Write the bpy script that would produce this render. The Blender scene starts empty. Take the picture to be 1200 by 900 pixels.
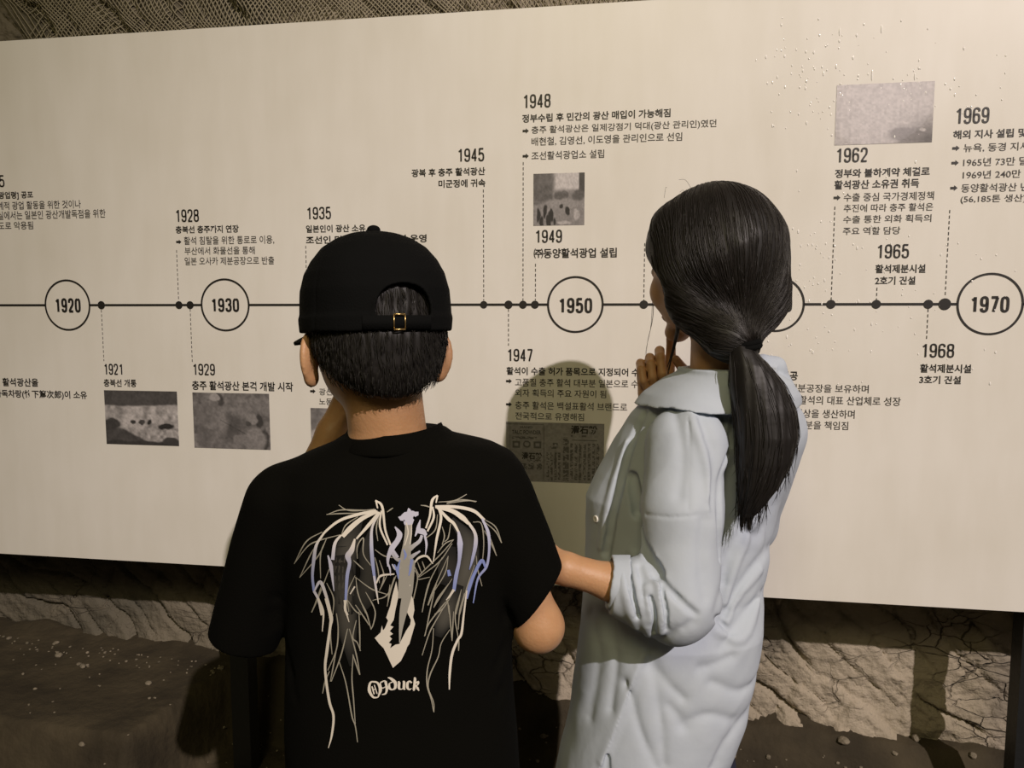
import bpy, bmesh, math, random
import numpy as np
from mathutils import Vector, Matrix
from mathutils.bvhtree import BVHTree
from mathutils import noise as mnoise

random.seed(7)
rng = np.random.default_rng(7)
SC = bpy.context.scene
COL = SC.collection

# ------------------------------------------------------------------ camera
CAM_H = 1.15
PITCH = math.radians(5.5)
FPX = 900.0                       # focal length in pixels of the 1200x900 frame
cam_d = bpy.data.cameras.new('camera')
cam_d.sensor_width = 36.0
cam_d.lens = FPX / 1200.0 * 36.0
cam_d.clip_start = 0.05
cam = bpy.data.objects.new('camera', cam_d)
cam.location = (0, 0, CAM_H)
cam.rotation_euler = (math.pi / 2 - PITCH, 0, 0)
COL.objects.link(cam)
SC.camera = cam

# ------------------------------------------------------------------ world, lamps, exposure
SC.view_settings.view_transform = 'Standard'
SC.view_settings.look = 'None'
SC.view_settings.exposure = 0.0
SC.view_settings.gamma = 1.0
SC.view_settings.use_curve_mapping = False
w = bpy.data.worlds.new('world')
SC.world = w
w.use_nodes = True
w.node_tree.nodes['Background'].inputs[0].default_value = (1.0, 0.86, 0.45, 1)
w.node_tree.nodes['Background'].inputs[1].default_value = 0.035


def lamp(name, kind, loc, target, energy, color, **kw):
    d = bpy.data.lights.new(name, kind)
    d.energy = energy
    d.color = color
    for k, v in kw.items():
        setattr(d, k, v)
    o = bpy.data.objects.new(name, d)
    o.location = loc
    o.rotation_euler = (Vector(target) - Vector(loc)).to_track_quat('-Z', 'Y').to_euler()
    COL.objects.link(o)
    return o


# tunnel floodlight high on the right behind the photographer, an added soft fill light behind, and an unseen lamp placed for the board's glare
KT = 10.0
lamp('floodlight', 'SPOT', (0.31 + 0.44 * KT, 1.17 - KT, CAM_H + 0.07 + 0.70 * KT), (0.40, 1.6, CAM_H - 0.24), 6200, (1.0, 0.87, 0.83),
     spot_size=math.radians(20), spot_blend=1.0, shadow_soft_size=0.085)
lamp('fill_light', 'AREA', (-0.7, -2.4, CAM_H + 2.5), (-0.1, 1.6, CAM_H), 42, (1.0, 0.88, 0.47), shape='DISK', size=1.5)
lamp('glare_lamp', 'AREA', (1.05, -1.40, CAM_H + 1.15), (0.7, 1.5, CAM_H + 0.4), 2.1, (1.0, 0.84, 0.82), shape='DISK', size=0.55)

# ------------------------------------------------------------------ helpers
CP, SP = math.cos(PITCH), math.sin(PITCH)


def ray(px, py):
    u = (px - 600.0) / FPX
    v = (450.0 - py) / FPX
    return np.array([u, CP + v * SP, -SP + v * CP])


def W(px, py, Y):
    """world point seen at a pixel, at a given distance Y in front of the camera"""
    r = ray(px, py)
    return r * (Y / r[1]) + np.array([0, 0, CAM_H])


def zpx(py, Y):
    return W(600, py, Y)[2]


# -- materials
def mat(name, color, rough=0.6, metal=0.0, spec=0.5, noise=None, bump=None, sheen=0.0, coat=0.0):
    m = bpy.data.materials.new(name)
    m.use_nodes = True
    nt = m.node_tree
    b = nt.nodes['Principled BSDF']
    b.inputs['Base Color'].default_value = (*color, 1)
    b.inputs['Roughness'].default_value = rough
    b.inputs['Metallic'].default_value = metal
    b.inputs['Specular IOR Level'].default_value = spec
    b.inputs['Sheen Weight'].default_value = sheen
    b.inputs['Coat Weight'].default_value = coat
    if noise or bump:
        tc = nt.nodes.new('ShaderNodeTexCoord')
    if noise:                     # (scale, second colour, detail)
        n = nt.nodes.new('ShaderNodeTexNoise')
        n.inputs['Scale'].default_value = noise[0]
        n.inputs['Detail'].default_value = noise[2]
        nt.links.new(tc.outputs['Object'], n.inputs['Vector'])
        r = nt.nodes.new('ShaderNodeValToRGB')
        r.color_ramp.elements[0].position = 0.35
        r.color_ramp.elements[1].position = 0.65
        r.color_ramp.elements[0].color = (*color, 1)
        r.color_ramp.elements[1].color = (*noise[1], 1)
        nt.links.new(n.outputs['Fac'], r.inputs['Fac'])
        nt.links.new(r.outputs['Color'], b.inputs['Base Color'])
    if bump:                      # (scale, strength, detail)
        n2 = nt.nodes.new('ShaderNodeTexNoise')
        n2.inputs['Scale'].default_value = bump[0]
        n2.inputs['Detail'].default_value = bump[2]
        nt.links.new(tc.outputs['Object'], n2.inputs['Vector'])
        bp = nt.nodes.new('ShaderNodeBump')
        bp.inputs['Strength'].default_value = bump[1]
        bp.inputs['Distance'].default_value = 0.01
        nt.links.new(n2.outputs['Fac'], bp.inputs['Height'])
        nt.links.new(bp.outputs['Normal'], b.inputs['Normal'])
    return m


def mat_attr(name, rough=0.6, spec=0.5, coat=0.0):
    """colour printed on the surface: read from the mesh's own colour attribute"""
    m = mat(name, (1, 1, 1), rough, spec=spec, coat=coat)
    nt = m.node_tree
    a = nt.nodes.new('ShaderNodeAttribute')
    a.attribute_name = 'print'
    nt.links.new(a.outputs['Color'], nt.nodes['Principled BSDF'].inputs['Base Color'])
    return m


# -- objects
def tag(o, label=None, cat=None, group=None, kind=None):
    if label: o['label'] = label
    if cat: o['category'] = cat
    if group: o['group'] = group
    if kind: o['kind'] = kind
    return o


def empty(name, loc, rz=0.0):
    o = bpy.data.objects.new(name, None)
    o.location = loc
    o.rotation_euler = (0, 0, rz)
    o.empty_display_size = 0.05
    COL.objects.link(o)
    return o


def root_offset(parent):
    v = Vector((0, 0, 0))
    while parent is not None:
        v += parent.location
        parent = parent.parent
    return v


def add(name, verts, faces, m, parent=None, smooth=True, local=False, colors=None):
    """one mesh object; verts are in world space unless local (unrotated parents only)"""
    verts = np.asarray(verts, float)
    if parent is not None and not local:
        verts = verts - np.array(root_offset(parent))
    me = bpy.data.meshes.new(name)
    me.from_pydata(verts.tolist(), [], [list(map(int, f)) for f in faces])
    me.materials.append(m)
    if colors is not None:
        ca = me.color_attributes.new('print', 'FLOAT_COLOR', 'POINT')
        c = np.ones((len(verts), 4), 'f')
        c[:, :3] = colors
        ca.data.foreach_set('color', c.ravel())
    me.polygons.foreach_set('use_smooth', [smooth] * len(me.polygons))
    me.update()
    o = bpy.data.objects.new(name, me)
    COL.objects.link(o)
    if parent is not None:
        o.parent = parent
    return o


def box(c, s):
    c = np.array(c, float); s = np.array(s, float) / 2
    v = [c + s * np.array([i, j, k]) for k in (-1, 1) for j in (-1, 1) for i in (-1, 1)]
    f = [(0, 2, 3, 1), (4, 5, 7, 6), (0, 1, 5, 4), (2, 6, 7, 3), (0, 4, 6, 2), (1, 3, 7, 5)]
    return v, f


class MB:
    """collects pieces of ONE mesh"""
    def __init__(s): s.v = []; s.f = []; s.c = []
    def put(s, v, f, c=None):
        b = len(s.v)
        s.v.extend([tuple(map(float, x)) for x in v])
        s.f.extend([tuple(int(i) + b for i in q) for q in f])
        if c is not None:
            c = np.asarray(c, float)
            s.c.extend([tuple(c)] * len(v) if c.ndim == 1 else [tuple(x) for x in c])
    def build(s, name, m, parent=None, smooth=True, local=False):
        return add(name, s.v, s.f, m, parent, smooth, local, np.array(s.c) if s.c else None)


def tube(pts, radii, n=6):
    pts = [np.array(p, float) for p in pts]
    if np.isscalar(radii): radii = [radii] * len(pts)
    V, F = [], []
    up = np.array([0.13, 0.31, 0.94])
    for i, p in enumerate(pts):
        t = pts[min(i + 1, len(pts) - 1)] - pts[max(i - 1, 0)]
        t = t / (np.linalg.norm(t) + 1e-12)
        a = np.cross(t, up); a /= np.linalg.norm(a) + 1e-12
        b = np.cross(t, a)
        up = np.cross(a, t)
        for k in range(n):
            th = 2 * math.pi * k / n
            V.append(p + radii[i] * (math.cos(th) * a + math.sin(th) * b))
    for i in range(len(pts) - 1):
        for k in range(n):
            F.append((i * n + k, i * n + (k + 1) % n, (i + 1) * n + (k + 1) % n, (i + 1) * n + k))
    F.append(tuple(range(n - 1, -1, -1)))
    F.append(tuple((len(pts) - 1) * n + k for k in range(n)))
    return V, F


def smooth_path(pts, n=8):
    """Catmull-Rom through the points"""
    p = np.array(pts, float)
    p = np.vstack([2 * p[0] - p[1], p, 2 * p[-1] - p[-2]])
    out = []
    for i in range(1, len(p) - 2):
        for k in range(n):
            t = k / n
            a, b, c, d = p[i - 1], p[i], p[i + 1], p[i + 2]
            out.append(0.5 * (2 * b + (c - a) * t + (2 * a - 5 * b + 4 * c - d) * t * t + (3 * b - a - 3 * c + d) * t ** 3))
    out.append(p[-2])
    return np.array(out)


# -- numpy noise
def vnoise(p):
    i = np.floor(p); f = p - i
    u = f * f * (3 - 2 * f)
    def h(dx, dy, dz):
        q = (i[:, 0] + dx) * 127.1 + (i[:, 1] + dy) * 311.7 + (i[:, 2] + dz) * 74.7
        s = np.sin(q) * 43758.5453
        return s - np.floor(s)
    x0 = h(0, 0, 0) * (1 - u[:, 0]) + h(1, 0, 0) * u[:, 0]
    x1 = h(0, 1, 0) * (1 - u[:, 0]) + h(1, 1, 0) * u[:, 0]
    x2 = h(0, 0, 1) * (1 - u[:, 0]) + h(1, 0, 1) * u[:, 0]
    x3 = h(0, 1, 1) * (1 - u[:, 0]) + h(1, 1, 1) * u[:, 0]
    y0 = x0 * (1 - u[:, 1]) + x1 * u[:, 1]
    y1 = x2 * (1 - u[:, 1]) + x3 * u[:, 1]
    return y0 * (1 - u[:, 2]) + y1 * u[:, 2]


def fbm(p, octv=4):
    a, s, t = 0.5, 0.0, 0.0
    for _ in range(octv):
        s = s + a * vnoise(p); t += a
        p = p * 2.03 + 17.3; a *= 0.5
    return s / t


# -- signed distance shapes, meshed as one continuous surface
def smin(a, b, k):
    h = np.clip(0.5 + 0.5 * (b - a) / k, 0, 1)
    return b * (1 - h) + a * h - k * h * (1 - h)


def smax(a, b, k):
    return -smin(-a, -b, k)


def cap(P, a, b, ra, rb):
    a = np.asarray(a, float); b = np.asarray(b, float)
    ab = b - a
    t = np.clip((P - a) @ ab / (ab @ ab + 1e-12), 0, 1)
    return np.linalg.norm(P - a - t[:, None] * ab, axis=1) - (ra + (rb - ra) * t)


def chain(P, pts, rad, k=0.01):
    d = None
    for i in range(len(pts) - 1):
        c = cap(P, pts[i], pts[i + 1], rad[i], rad[i + 1])
        d = c if d is None else smin(d, c, k)
    return d


def ell(P, c, r, M=None):
    q = P - np.asarray(c, float)
    if M is not None: q = q @ np.asarray(M).T      # rows of M are the local axes
    r = np.asarray(r, float)
    k0 = np.linalg.norm(q / r, axis=1); k1 = np.linalg.norm(q / (r * r), axis=1) + 1e-9
    return k0 * (k0 - 1) / k1


def loft(P, tab, n=2.3):
    """tab rows: z, x_left, x_right, y_centre, y_radius (any z order)"""
    t = np.array(sorted(tab, key=lambda r: r[0]), float)
    z = P[:, 2]
    g = [np.interp(z, t[:, 0], t[:, k]) for k in range(1, 5)]
    cx, rx = (g[0] + g[1]) / 2, np.maximum((g[1] - g[0]) / 2, 1e-3)
    q = (np.abs((P[:, 0] - cx) / rx) ** n + np.abs((P[:, 1] - g[2]) / g[3]) ** n) ** (1 / n)
    d = (q - 1) * np.minimum(rx, g[3])
    return np.maximum(d, np.maximum(z - t[-1, 0], t[0, 0] - z))


def surf(f, lo, hi, h, relax=1):
    lo = np.array(lo, float); hi = np.array(hi, float)
    n = np.ceil((hi - lo) / h).astype(int) + 1
    B = 4                                              # only blocks near the surface are sampled finely
    nb = [int(math.ceil(m / B)) for m in n]
    ctr = [lo[i] + h * (np.arange(nb[i]) * B + (B - 1) / 2) for i in range(3)]
    C = np.stack([g.ravel() for g in np.meshgrid(*ctr, indexing='ij')], 1)
    cv = np.concatenate([f(C[k:k + 200000]) for k in range(0, len(C), 200000)]).reshape(nb)
    V = np.repeat(np.repeat(np.repeat(cv, B, 0), B, 1), B, 2)
    near = np.argwhere(np.abs(cv) < h * B * 0.9 * 2.0)
    off = np.stack([g.ravel() for g in np.meshgrid(*[np.arange(B)] * 3, indexing='ij')], 1)
    for k in range(0, len(near), 4000):
        I = (near[k:k + 4000, None, :] * B + off[None]).reshape(-1, 3)
        V[I[:, 0], I[:, 1], I[:, 2]] = f(lo + h * I)
    V = V[:n[0], :n[1], :n[2]]
    ins = V < 0
    c8 = [(a, b, c) for a in (0, 1) for b in (0, 1) for c in (0, 1)]
    cnt = sum(ins[a:n[0] - 1 + a, b:n[1] - 1 + b, c:n[2] - 1 + c].astype(np.int8) for a, b, c in c8)
    act = (cnt > 0) & (cnt < 8)
    idx = np.argwhere(act)
    num = -np.ones(act.shape, int)
    num[act] = np.arange(len(idx))
    acc = np.zeros((len(idx), 3)); m = np.zeros(len(idx))
    for a in c8:
        for ax in range(3):
            if a[ax]: continue
            b = list(a); b[ax] = 1
            va = V[idx[:, 0] + a[0], idx[:, 1] + a[1], idx[:, 2] + a[2]]
            vb = V[idx[:, 0] + b[0], idx[:, 1] + b[1], idx[:, 2] + b[2]]
            s = (va < 0) != (vb < 0)
            t = va / np.where(s, va - vb, 1)
            p = np.tile(np.array(a, float), (len(idx), 1)); p[:, ax] += t
            acc[s] += p[s]; m[s] += 1
    verts = lo + h * (idx + acc / m[:, None])
    faces = []
    for ax in range(3):
        u, v = [(1, 2), (2, 0), (0, 1)][ax]
        A = [slice(None)] * 3; B = [slice(None)] * 3
        A[ax] = slice(0, -1); B[ax] = slice(1, None)
        sa, sb = ins[tuple(A)], ins[tuple(B)]
        e = np.argwhere(sa != sb)
        e = e[(e[:, u] > 0) & (e[:, v] > 0) & (e[:, u] < n[u] - 1) & (e[:, v] < n[v] - 1)]
        fl = sa[tuple(e.T)]
        q = []
        for du, dv in ((-1, -1), (0, -1), (0, 0), (-1, 0)):
            k = e.copy(); k[:, u] += du; k[:, v] += dv
            q.append(num[tuple(k.T)])
        q = np.stack(q, 1)
        q[~fl] = q[~fl][:, ::-1]
        faces.append(q)
    F = np.vstack(faces)
    for _ in range(relax):
        s = np.zeros_like(verts); c = np.zeros(len(verts))
        for k in range(4):
            np.add.at(s, F[:, k], verts[F[:, (k + 1) % 4]]); np.add.at(c, F[:, k], 1)
            np.add.at(s, F[:, k], verts[F[:, (k - 1) % 4]]); np.add.at(c, F[:, k], 1)
        verts = 0.5 * verts + 0.5 * s / c[:, None]
    return verts, F


def trace(f, pts, y0, y1):
    """points where the sight lines through these pixels meet the surface f = 0 (first hit between two distances)"""
    out = []
    for px, py in pts:
        ys = np.linspace(y0, y1, 160)
        P = np.array([W(px, py, y) for y in ys])
        d = f(P)
        k = np.argmax(d < 0) if (d < 0).any() else int(np.argmin(d))
        out.append(P[k])
    return np.array(out)


def bvh_of(v, f):
    return BVHTree.FromPolygons([Vector(x) for x in v], [list(map(int, q)) for q in f])


def frame(alpha, tilt=0.0):
    """rows: right, forward, up of a head that looks alpha radians to the left of straight ahead and tilts down"""
    F = np.array([-math.sin(alpha), math.cos(alpha), 0.0]); R = np.array([math.cos(alpha), math.sin(alpha), 0.0])
    U = np.array([0, 0, 1.0])
    F2 = F * math.cos(tilt) - U * math.sin(tilt); U2 = U * math.cos(tilt) + F * math.sin(tilt)
    return np.array([R, F2, U2])

# ------------------------------------------------------------------ rock wall and floor
def rock_material():
    m = bpy.data.materials.new('rock'); m.use_nodes = True
    nt = m.node_tree; b = nt.nodes['Principled BSDF']; b.inputs['Roughness'].default_value = 0.85
    tc = nt.nodes.new('ShaderNodeTexCoord')
    n1 = nt.nodes.new('ShaderNodeTexNoise'); n1.inputs['Scale'].default_value = 2.6; n1.inputs['Detail'].default_value = 8
    r = nt.nodes.new('ShaderNodeValToRGB')
    e = r.color_ramp.elements
    e[0].position = 0.34; e[0].color = (0.11, 0.10, 0.078, 1)
    e[1].position = 0.72; e[1].color = (0.44, 0.375, 0.29, 1)
    x = e.new(0.5); x.color = (0.33, 0.28, 0.205, 1)
    mp = nt.nodes.new('ShaderNodeMapping'); mp.inputs['Rotation'].default_value = (0, 0.7, 0); mp.inputs['Scale'].default_value = (3, 3, 14)
    n2 = nt.nodes.new('ShaderNodeTexNoise'); n2.inputs['Scale'].default_value = 1.6; n2.inputs['Detail'].default_value = 9
    n3 = nt.nodes.new('ShaderNodeTexNoise'); n3.inputs['Scale'].default_value = 60; n3.inputs['Detail'].default_value = 6
    mx = nt.nodes.new('ShaderNodeMix'); mx.data_type = 'FLOAT'; mx.inputs[0].default_value = 0.4
    bp = nt.nodes.new('ShaderNodeBump'); bp.inputs['Strength'].default_value = 0.9; bp.inputs['Distance'].default_value = 0.025
    L = nt.links.new
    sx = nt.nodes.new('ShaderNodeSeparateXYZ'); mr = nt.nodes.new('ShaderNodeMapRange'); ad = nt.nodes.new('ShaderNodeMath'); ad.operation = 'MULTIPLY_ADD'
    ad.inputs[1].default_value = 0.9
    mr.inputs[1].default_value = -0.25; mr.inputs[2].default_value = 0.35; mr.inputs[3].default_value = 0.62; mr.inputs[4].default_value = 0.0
    dk = nt.nodes.new('ShaderNodeMix'); dk.data_type = 'RGBA'; dk.inputs[7].default_value = (0.055, 0.048, 0.032, 1)   # rock colour darkens towards the left
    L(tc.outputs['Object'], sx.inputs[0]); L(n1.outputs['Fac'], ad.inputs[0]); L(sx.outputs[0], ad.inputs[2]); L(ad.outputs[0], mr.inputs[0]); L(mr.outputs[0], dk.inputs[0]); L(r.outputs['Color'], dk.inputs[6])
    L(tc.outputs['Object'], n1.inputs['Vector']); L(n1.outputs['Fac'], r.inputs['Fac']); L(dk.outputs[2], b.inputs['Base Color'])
    L(tc.outputs['Object'], mp.inputs['Vector']); L(mp.outputs['Vector'], n2.inputs['Vector']); L(tc.outputs['Object'], n3.inputs['Vector'])
    L(n2.outputs['Fac'], mx.inputs[2]); L(n3.outputs['Fac'], mx.inputs[3]); L(mx.outputs[0], bp.inputs['Height']); L(bp.outputs['Normal'], b.inputs['Normal'])
    # thin dirty cracks between the blocks
    prev_h, prev_c = mx.outputs[0], dk.outputs[2]
    for sc_, wd_, rot in (((4.0, 4.0, 7.5), .012, .65), ((9, 9, 20), .020, .75)):
        m2 = nt.nodes.new('ShaderNodeMapping'); m2.inputs['Rotation'].default_value = (0, rot, 0); m2.inputs['Scale'].default_value = sc_
        dn = nt.nodes.new('ShaderNodeTexNoise'); dn.inputs['Scale'].default_value = 1.2; dn.inputs['Detail'].default_value = 4
        va = nt.nodes.new('ShaderNodeMix'); va.data_type = 'RGBA'; va.blend_type = 'LINEAR_LIGHT'; va.inputs[0].default_value = .22
        vo = nt.nodes.new('ShaderNodeTexVoronoi'); vo.feature = 'DISTANCE_TO_EDGE'; vo.inputs['Scale'].default_value = 1.0
        cr = nt.nodes.new('ShaderNodeMapRange'); cr.inputs[2].default_value = wd_
        gt = nt.nodes.new('ShaderNodeTexNoise'); gt.inputs['Scale'].default_value = 4; gm = nt.nodes.new('ShaderNodeMapRange'); gm.inputs[1].default_value = .36; gm.inputs[2].default_value = .50
        mxx = nt.nodes.new('ShaderNodeMath'); mxx.operation = 'MAXIMUM'
        L(tc.outputs['Object'], m2.inputs[0]); L(m2.outputs[0], dn.inputs['Vector']); L(m2.outputs[0], va.inputs[6]); L(dn.outputs['Color'], va.inputs[7]); L(va.outputs[2], vo.inputs['Vector'])
        L(vo.outputs['Distance'], cr.inputs[0]); L(tc.outputs['Object'], gt.inputs['Vector']); L(gt.outputs['Fac'], gm.inputs[0]); L(cr.outputs[0], mxx.inputs[0]); L(gm.outputs[0], mxx.inputs[1])
        hm = nt.nodes.new('ShaderNodeMath'); hm.operation = 'MULTIPLY_ADD'; hm.inputs[1].default_value = .3; L(mxx.outputs[0], hm.inputs[0]); L(prev_h, hm.inputs[2]); prev_h = hm.outputs[0]
        cm = nt.nodes.new('ShaderNodeMix'); cm.data_type = 'RGBA'; cm.inputs[6].default_value = (0.14, 0.115, 0.08, 1); L(mxx.outputs[0], cm.inputs[0]); L(prev_c, cm.inputs[7]); prev_c = cm.outputs[2]
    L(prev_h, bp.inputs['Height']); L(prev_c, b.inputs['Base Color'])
    return m


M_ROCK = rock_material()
_c, _s = math.cos(math.radians(9.2)), math.sin(math.radians(9.2))
WA = np.array([-3.9 * _c, 1.905 + 3.9 * _s]); WB = np.array([3.1 * _c, 1.905 - 3.1 * _s])            # foot of the wall, left and right end
WD = (WB - WA) / np.linalg.norm(WB - WA); WN = np.array([WD[1], -WD[0]])   # along, and towards the camera
WLEN = np.linalg.norm(WB - WA)


def wall_relief(s, z):
    q = np.stack([s, z, 0 * s], 1)
    ca, sa = math.cos(0.72), math.sin(0.72)
    a, b = s * ca - z * sa, s * sa + z * ca                        # along / across the beds, which dip down to the right
    warp = fbm(q * 4 + 9, 3) - 0.5
    h = 0.05 * (fbm(q * 2.2, 3) - 0.5)
    # stepped beds: each bed a facet with its own height and tilt, a sharp edge between beds
    for k, (fa, fb, amp) in enumerate(((2.0, 7.0, .034), (4.0, 15.0, .020), (9.0, 34.0, .009))):
        u = b * fb + warp * 2.2 + 13 * k; v = a * fa + warp * 1.2 + 3.7 * np.floor(u)
        cellid = np.stack([np.floor(u) * 1.37, np.floor(v) * 2.11, 0 * s + k], 1)
        h += amp * (vnoise(cellid * 7.31) - 0.5) + amp * 0.5 * (u - np.floor(u) - .5) * (vnoise(cellid * 3.3 + 5) - 0.3)
        fu = np.minimum(u - np.floor(u), 1 - (u - np.floor(u))); fv = np.minimum(v - np.floor(v), 1 - (v - np.floor(v)))
        gate = fbm(q * 5 + 31 * k, 2)
        h -= amp * 0.75 * np.clip(1 - fu / .07, 0, 1) * np.clip((gate - .42) * 7, 0, 1) + amp * .5 * np.clip(1 - fv / .05, 0, 1) * np.clip((gate - .5) * 7, 0, 1)
    h += 0.010 * (fbm(np.stack([a * 9, b * 26, 0 * s], 1), 4) - 0.5) + .004 * (fbm(q * 70, 3) - .5)
    return h


def rock_wall():
    sv = np.concatenate([np.linspace(0, 1.9, 70), np.linspace(1.906, 5.7, 640), np.linspace(5.75, WLEN, 30)]); ns = len(sv)
    zs = np.concatenate([np.linspace(-0.1, 0.66, 130), np.linspace(.7, 1.62, 22), np.linspace(1.66, 2.15, 70), np.linspace(2.2, 3.0, 12)]); nz = len(zs)
    S, Z = np.meshgrid(sv, zs, indexing='ij')
    s, z = S.ravel(), Z.ravel()
    h = np.clip(wall_relief(s - 1.95, z), -.2, .075) + 0.03 * np.exp(-((z - 0.08) / 0.12) ** 2)
    P = np.stack([WA[0] + WD[0] * s + WN[0] * h, WA[1] + WD[1] * s + WN[1] * h, z], 1)
    F = [(i * nz + j, (i + 1) * nz + j, (i + 1) * nz + j + 1, i * nz + j + 1) for i in range(ns - 1) for j in range(nz - 1)]
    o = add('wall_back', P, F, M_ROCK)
    tag(o, 'rough brown rock face of the mine tunnel behind the board', 'wall', kind='structure')
    return P, F


wall_v, wall_f = rock_wall()
WALL = bvh_of(wall_v, wall_f)

M_DIRT = mat('dirt', (0.026, 0.019, 0.0085), 0.9, noise=(7, (0.060, 0.046, 0.024), 9), bump=(55, 0.5, 8))


def floor_z(x, y):
    q = np.stack([x, y, 0 * x], 1)
    d = (x - WA[0]) * WN[0] + (y - WA[1]) * WN[1]                  # distance in front of the wall foot
    base = np.clip(.150 - .050 * x, .08, .24)                      # dirt bank along the rock, higher on the left
    wide = .46 - .36 * np.clip((x + .86) / .12, 0, 1)             # the bank is narrow from the left post on
    z = base * np.clip((wide - d) / 0.06, 0, 1) ** .8 + .02 * np.clip((.46 - d) / .46, 0, 1)
    z += 0.045 * np.exp(-np.clip(d, 0, 9) / 0.06) * fbm(q * 9, 3) + 0.016 * (fbm(q * 6, 4) - 0.5) + .006 * (fbm(q * 40, 3) - .5)
    return z


def make_floor():
    xs = np.concatenate([np.linspace(-4.4, -2.0, 40), np.linspace(-1.95, 1.85, 300), np.linspace(1.9, 3.6, 30)]); ys = np.concatenate([np.linspace(-2.5, 1.0, 40), np.linspace(1.02, 2.3, 190), np.linspace(2.32, 2.8, 20)])
    X, Y = np.meshgrid(xs, ys, indexing='ij')
    x, y = X.ravel(), Y.ravel()
    P = np.stack([x, y, floor_z(x, y)], 1)
    n = len(ys)
    F = [(i * n + j, (i + 1) * n + j, (i + 1) * n + j + 1, i * n + j + 1) for i in range(len(xs) - 1) for j in range(n - 1)]
    tag(add('floor', P, F, M_DIRT), 'dark dirt floor of the tunnel scattered with grit', 'floor', kind='structure')


make_floor()


def pebble(c, r, seed):
    bm = bmesh.new()
    bmesh.ops.create_icosphere(bm, subdivisions=2, radius=1)
    rr = np.random.default_rng(seed)
    sc = r * rr.uniform(0.6, 1.25, 3) * np.array([1, 1, 0.7])
    v = np.array([x.co[:] for x in bm.verts])
    v = v * (0.75 + 0.5 * fbm(v * 1.6 + seed, 2))[:, None] * sc
    t = rr.uniform(0, 6.3); R = np.array([[math.cos(t), -math.sin(t), 0], [math.sin(t), math.cos(t), 0], [0, 0, 1]])
    f = [[w_.index for w_ in q.verts] for q in bm.faces]
    bm.free()
    v = v @ R.T
    v[:, 2] -= v[:, 2].min() + 0.15 * r
    return v + np.array(c), f


M_STONE = mat('stone', (0.13, 0.11, 0.075), 0.85, noise=(30, (0.26, 0.22, 0.16), 5), bump=(90, 0.4, 5))
grit = MB()
for k in range(520):
    s = rng.uniform(2.2, 5.4)
    d = 0.065 + abs(rng.normal(0, 0.05)) + (0.35 * rng.random() if k % 4 == 0 else 0)
    x, y = WA + WD * s + WN * d
    v, f = pebble((x, y, float(floor_z(np.array([x]), np.array([y]))[0])), rng.choice([0.0025, 0.004, 0.007], p=[.62, .30, .08]), k)
    grit.put(v, f)
tag(grit.build('gravel', M_STONE, smooth=False), 'pale loose grit and chips along the foot of the rock face', 'gravel', kind='stuff')
stones = [(988, 872, 0.020, 'largest pale stone chip at the foot of the rock, right of the blue shirt'),
          (1048, 884, 0.012, 'small angular stone on the dirt under the crack in the rock'),
          (1073, 868, 0.016, 'pale stone beside the shadow of the post at the rock foot'),
          (1140, 890, 0.015, 'flat stone on the dirt left of the right board post'),
          (69, 770, 0.020, 'ochre stone lump at the rock foot, far left of the photo'),
          (97, 783, 0.014, 'pale stone chip left of the black post, nearest the dark slab'),
          (174, 802, 0.013, 'flat greyish stone on the floor left of the black post'),
          (96, 877, 0.011, 'single whitish pebble alone on the floor at lower left')]
for i, (px, py, r, lb) in enumerate(stones):
    q = ray(px, py); ts = np.linspace(1.1, 2.3, 400)
    hit = [t for t in ts if CAM_H + q[2] * t < float(floor_z(np.array([q[0] * t]), np.array([q[1] * t]))[0])]
    t = hit[0] if hit else 1.9
    x, y = q[0] * t, q[1] * t
    v, f = pebble((0, 0, 0), r * .72, 1000 + i)
    o = add('stone', v, f, M_STONE, smooth=False)
    o.location = (x, y, float(floor_z(np.array([x]), np.array([y]))[0]))
    tag(o, lb, 'stone', 'stones on the tunnel floor')

# netting pinned over the rock above the board
M_NET = mat('netting', (0.34, 0.30, 0.21), 0.8)
net = MB()


def on_wall(s, z, lift):
    o = Vector((WA[0] + WD[0] * s + WN[0] * 0.6, WA[1] + WD[1] * s + WN[1] * 0.6, z))
    hit = WALL.ray_cast(o, Vector((-WN[0], -WN[1], 0)))
    p = hit[0] if hit[0] is not None else Vector((WA[0] + WD[0] * s, WA[1] + WD[1] * s, z))
    return np.array(p) + np.array([WN[0], WN[1], 0]) * lift


NS0, NS1, NZ0, NZ1 = 2.57, 4.30, CAM_H + .56, CAM_H + .86
cell = 0.0112
for sgn in (1, -1):
    c = NS0 - (NZ1 - NZ0)
    while c < NS1 + (NZ1 - NZ0):
        pts = []
        for k in range(29):
            z = NZ0 + (NZ1 - NZ0) * k / 28
            s = c + sgn * (z - NZ0) * 0.8 + (0 if sgn > 0 else (NZ1 - NZ0) * 0.8) * 0
            s += .006 * math.sin(z * 47 + c * 9) + .004 * math.sin(c * 31 + z * 15)
            if NS0 + 0.08 * math.sin(z * 21) <= s <= NS1: pts.append(on_wall(s, z, 0.006))
        if len(pts) > 2:
            net.put(*tube(pts, 0.0016, 3))
        c += cell
tag(net.build('wire_netting', M_NET), 'fine brown mesh netting stretched over the rock above the board', 'netting', kind='stuff')

# ------------------------------------------------------------------ the exhibition board
TH = math.radians(9.2)
BD = np.array([math.cos(TH), -math.sin(TH), 0.0]); BN = np.array([-math.sin(TH), -math.cos(TH), 0.0])
B0 = np.array([0, 1.65, CAM_H])


def bpt(px, py):
    """(s, z) on the board's face for a pixel"""
    r = ray(px, py)
    t = (B0[:2] @ BN[:2]) / (r[:2] @ BN[:2])
    p = r * t
    return (p - np.array([0, 1.65, 0])) @ BD, p[2]


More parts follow.
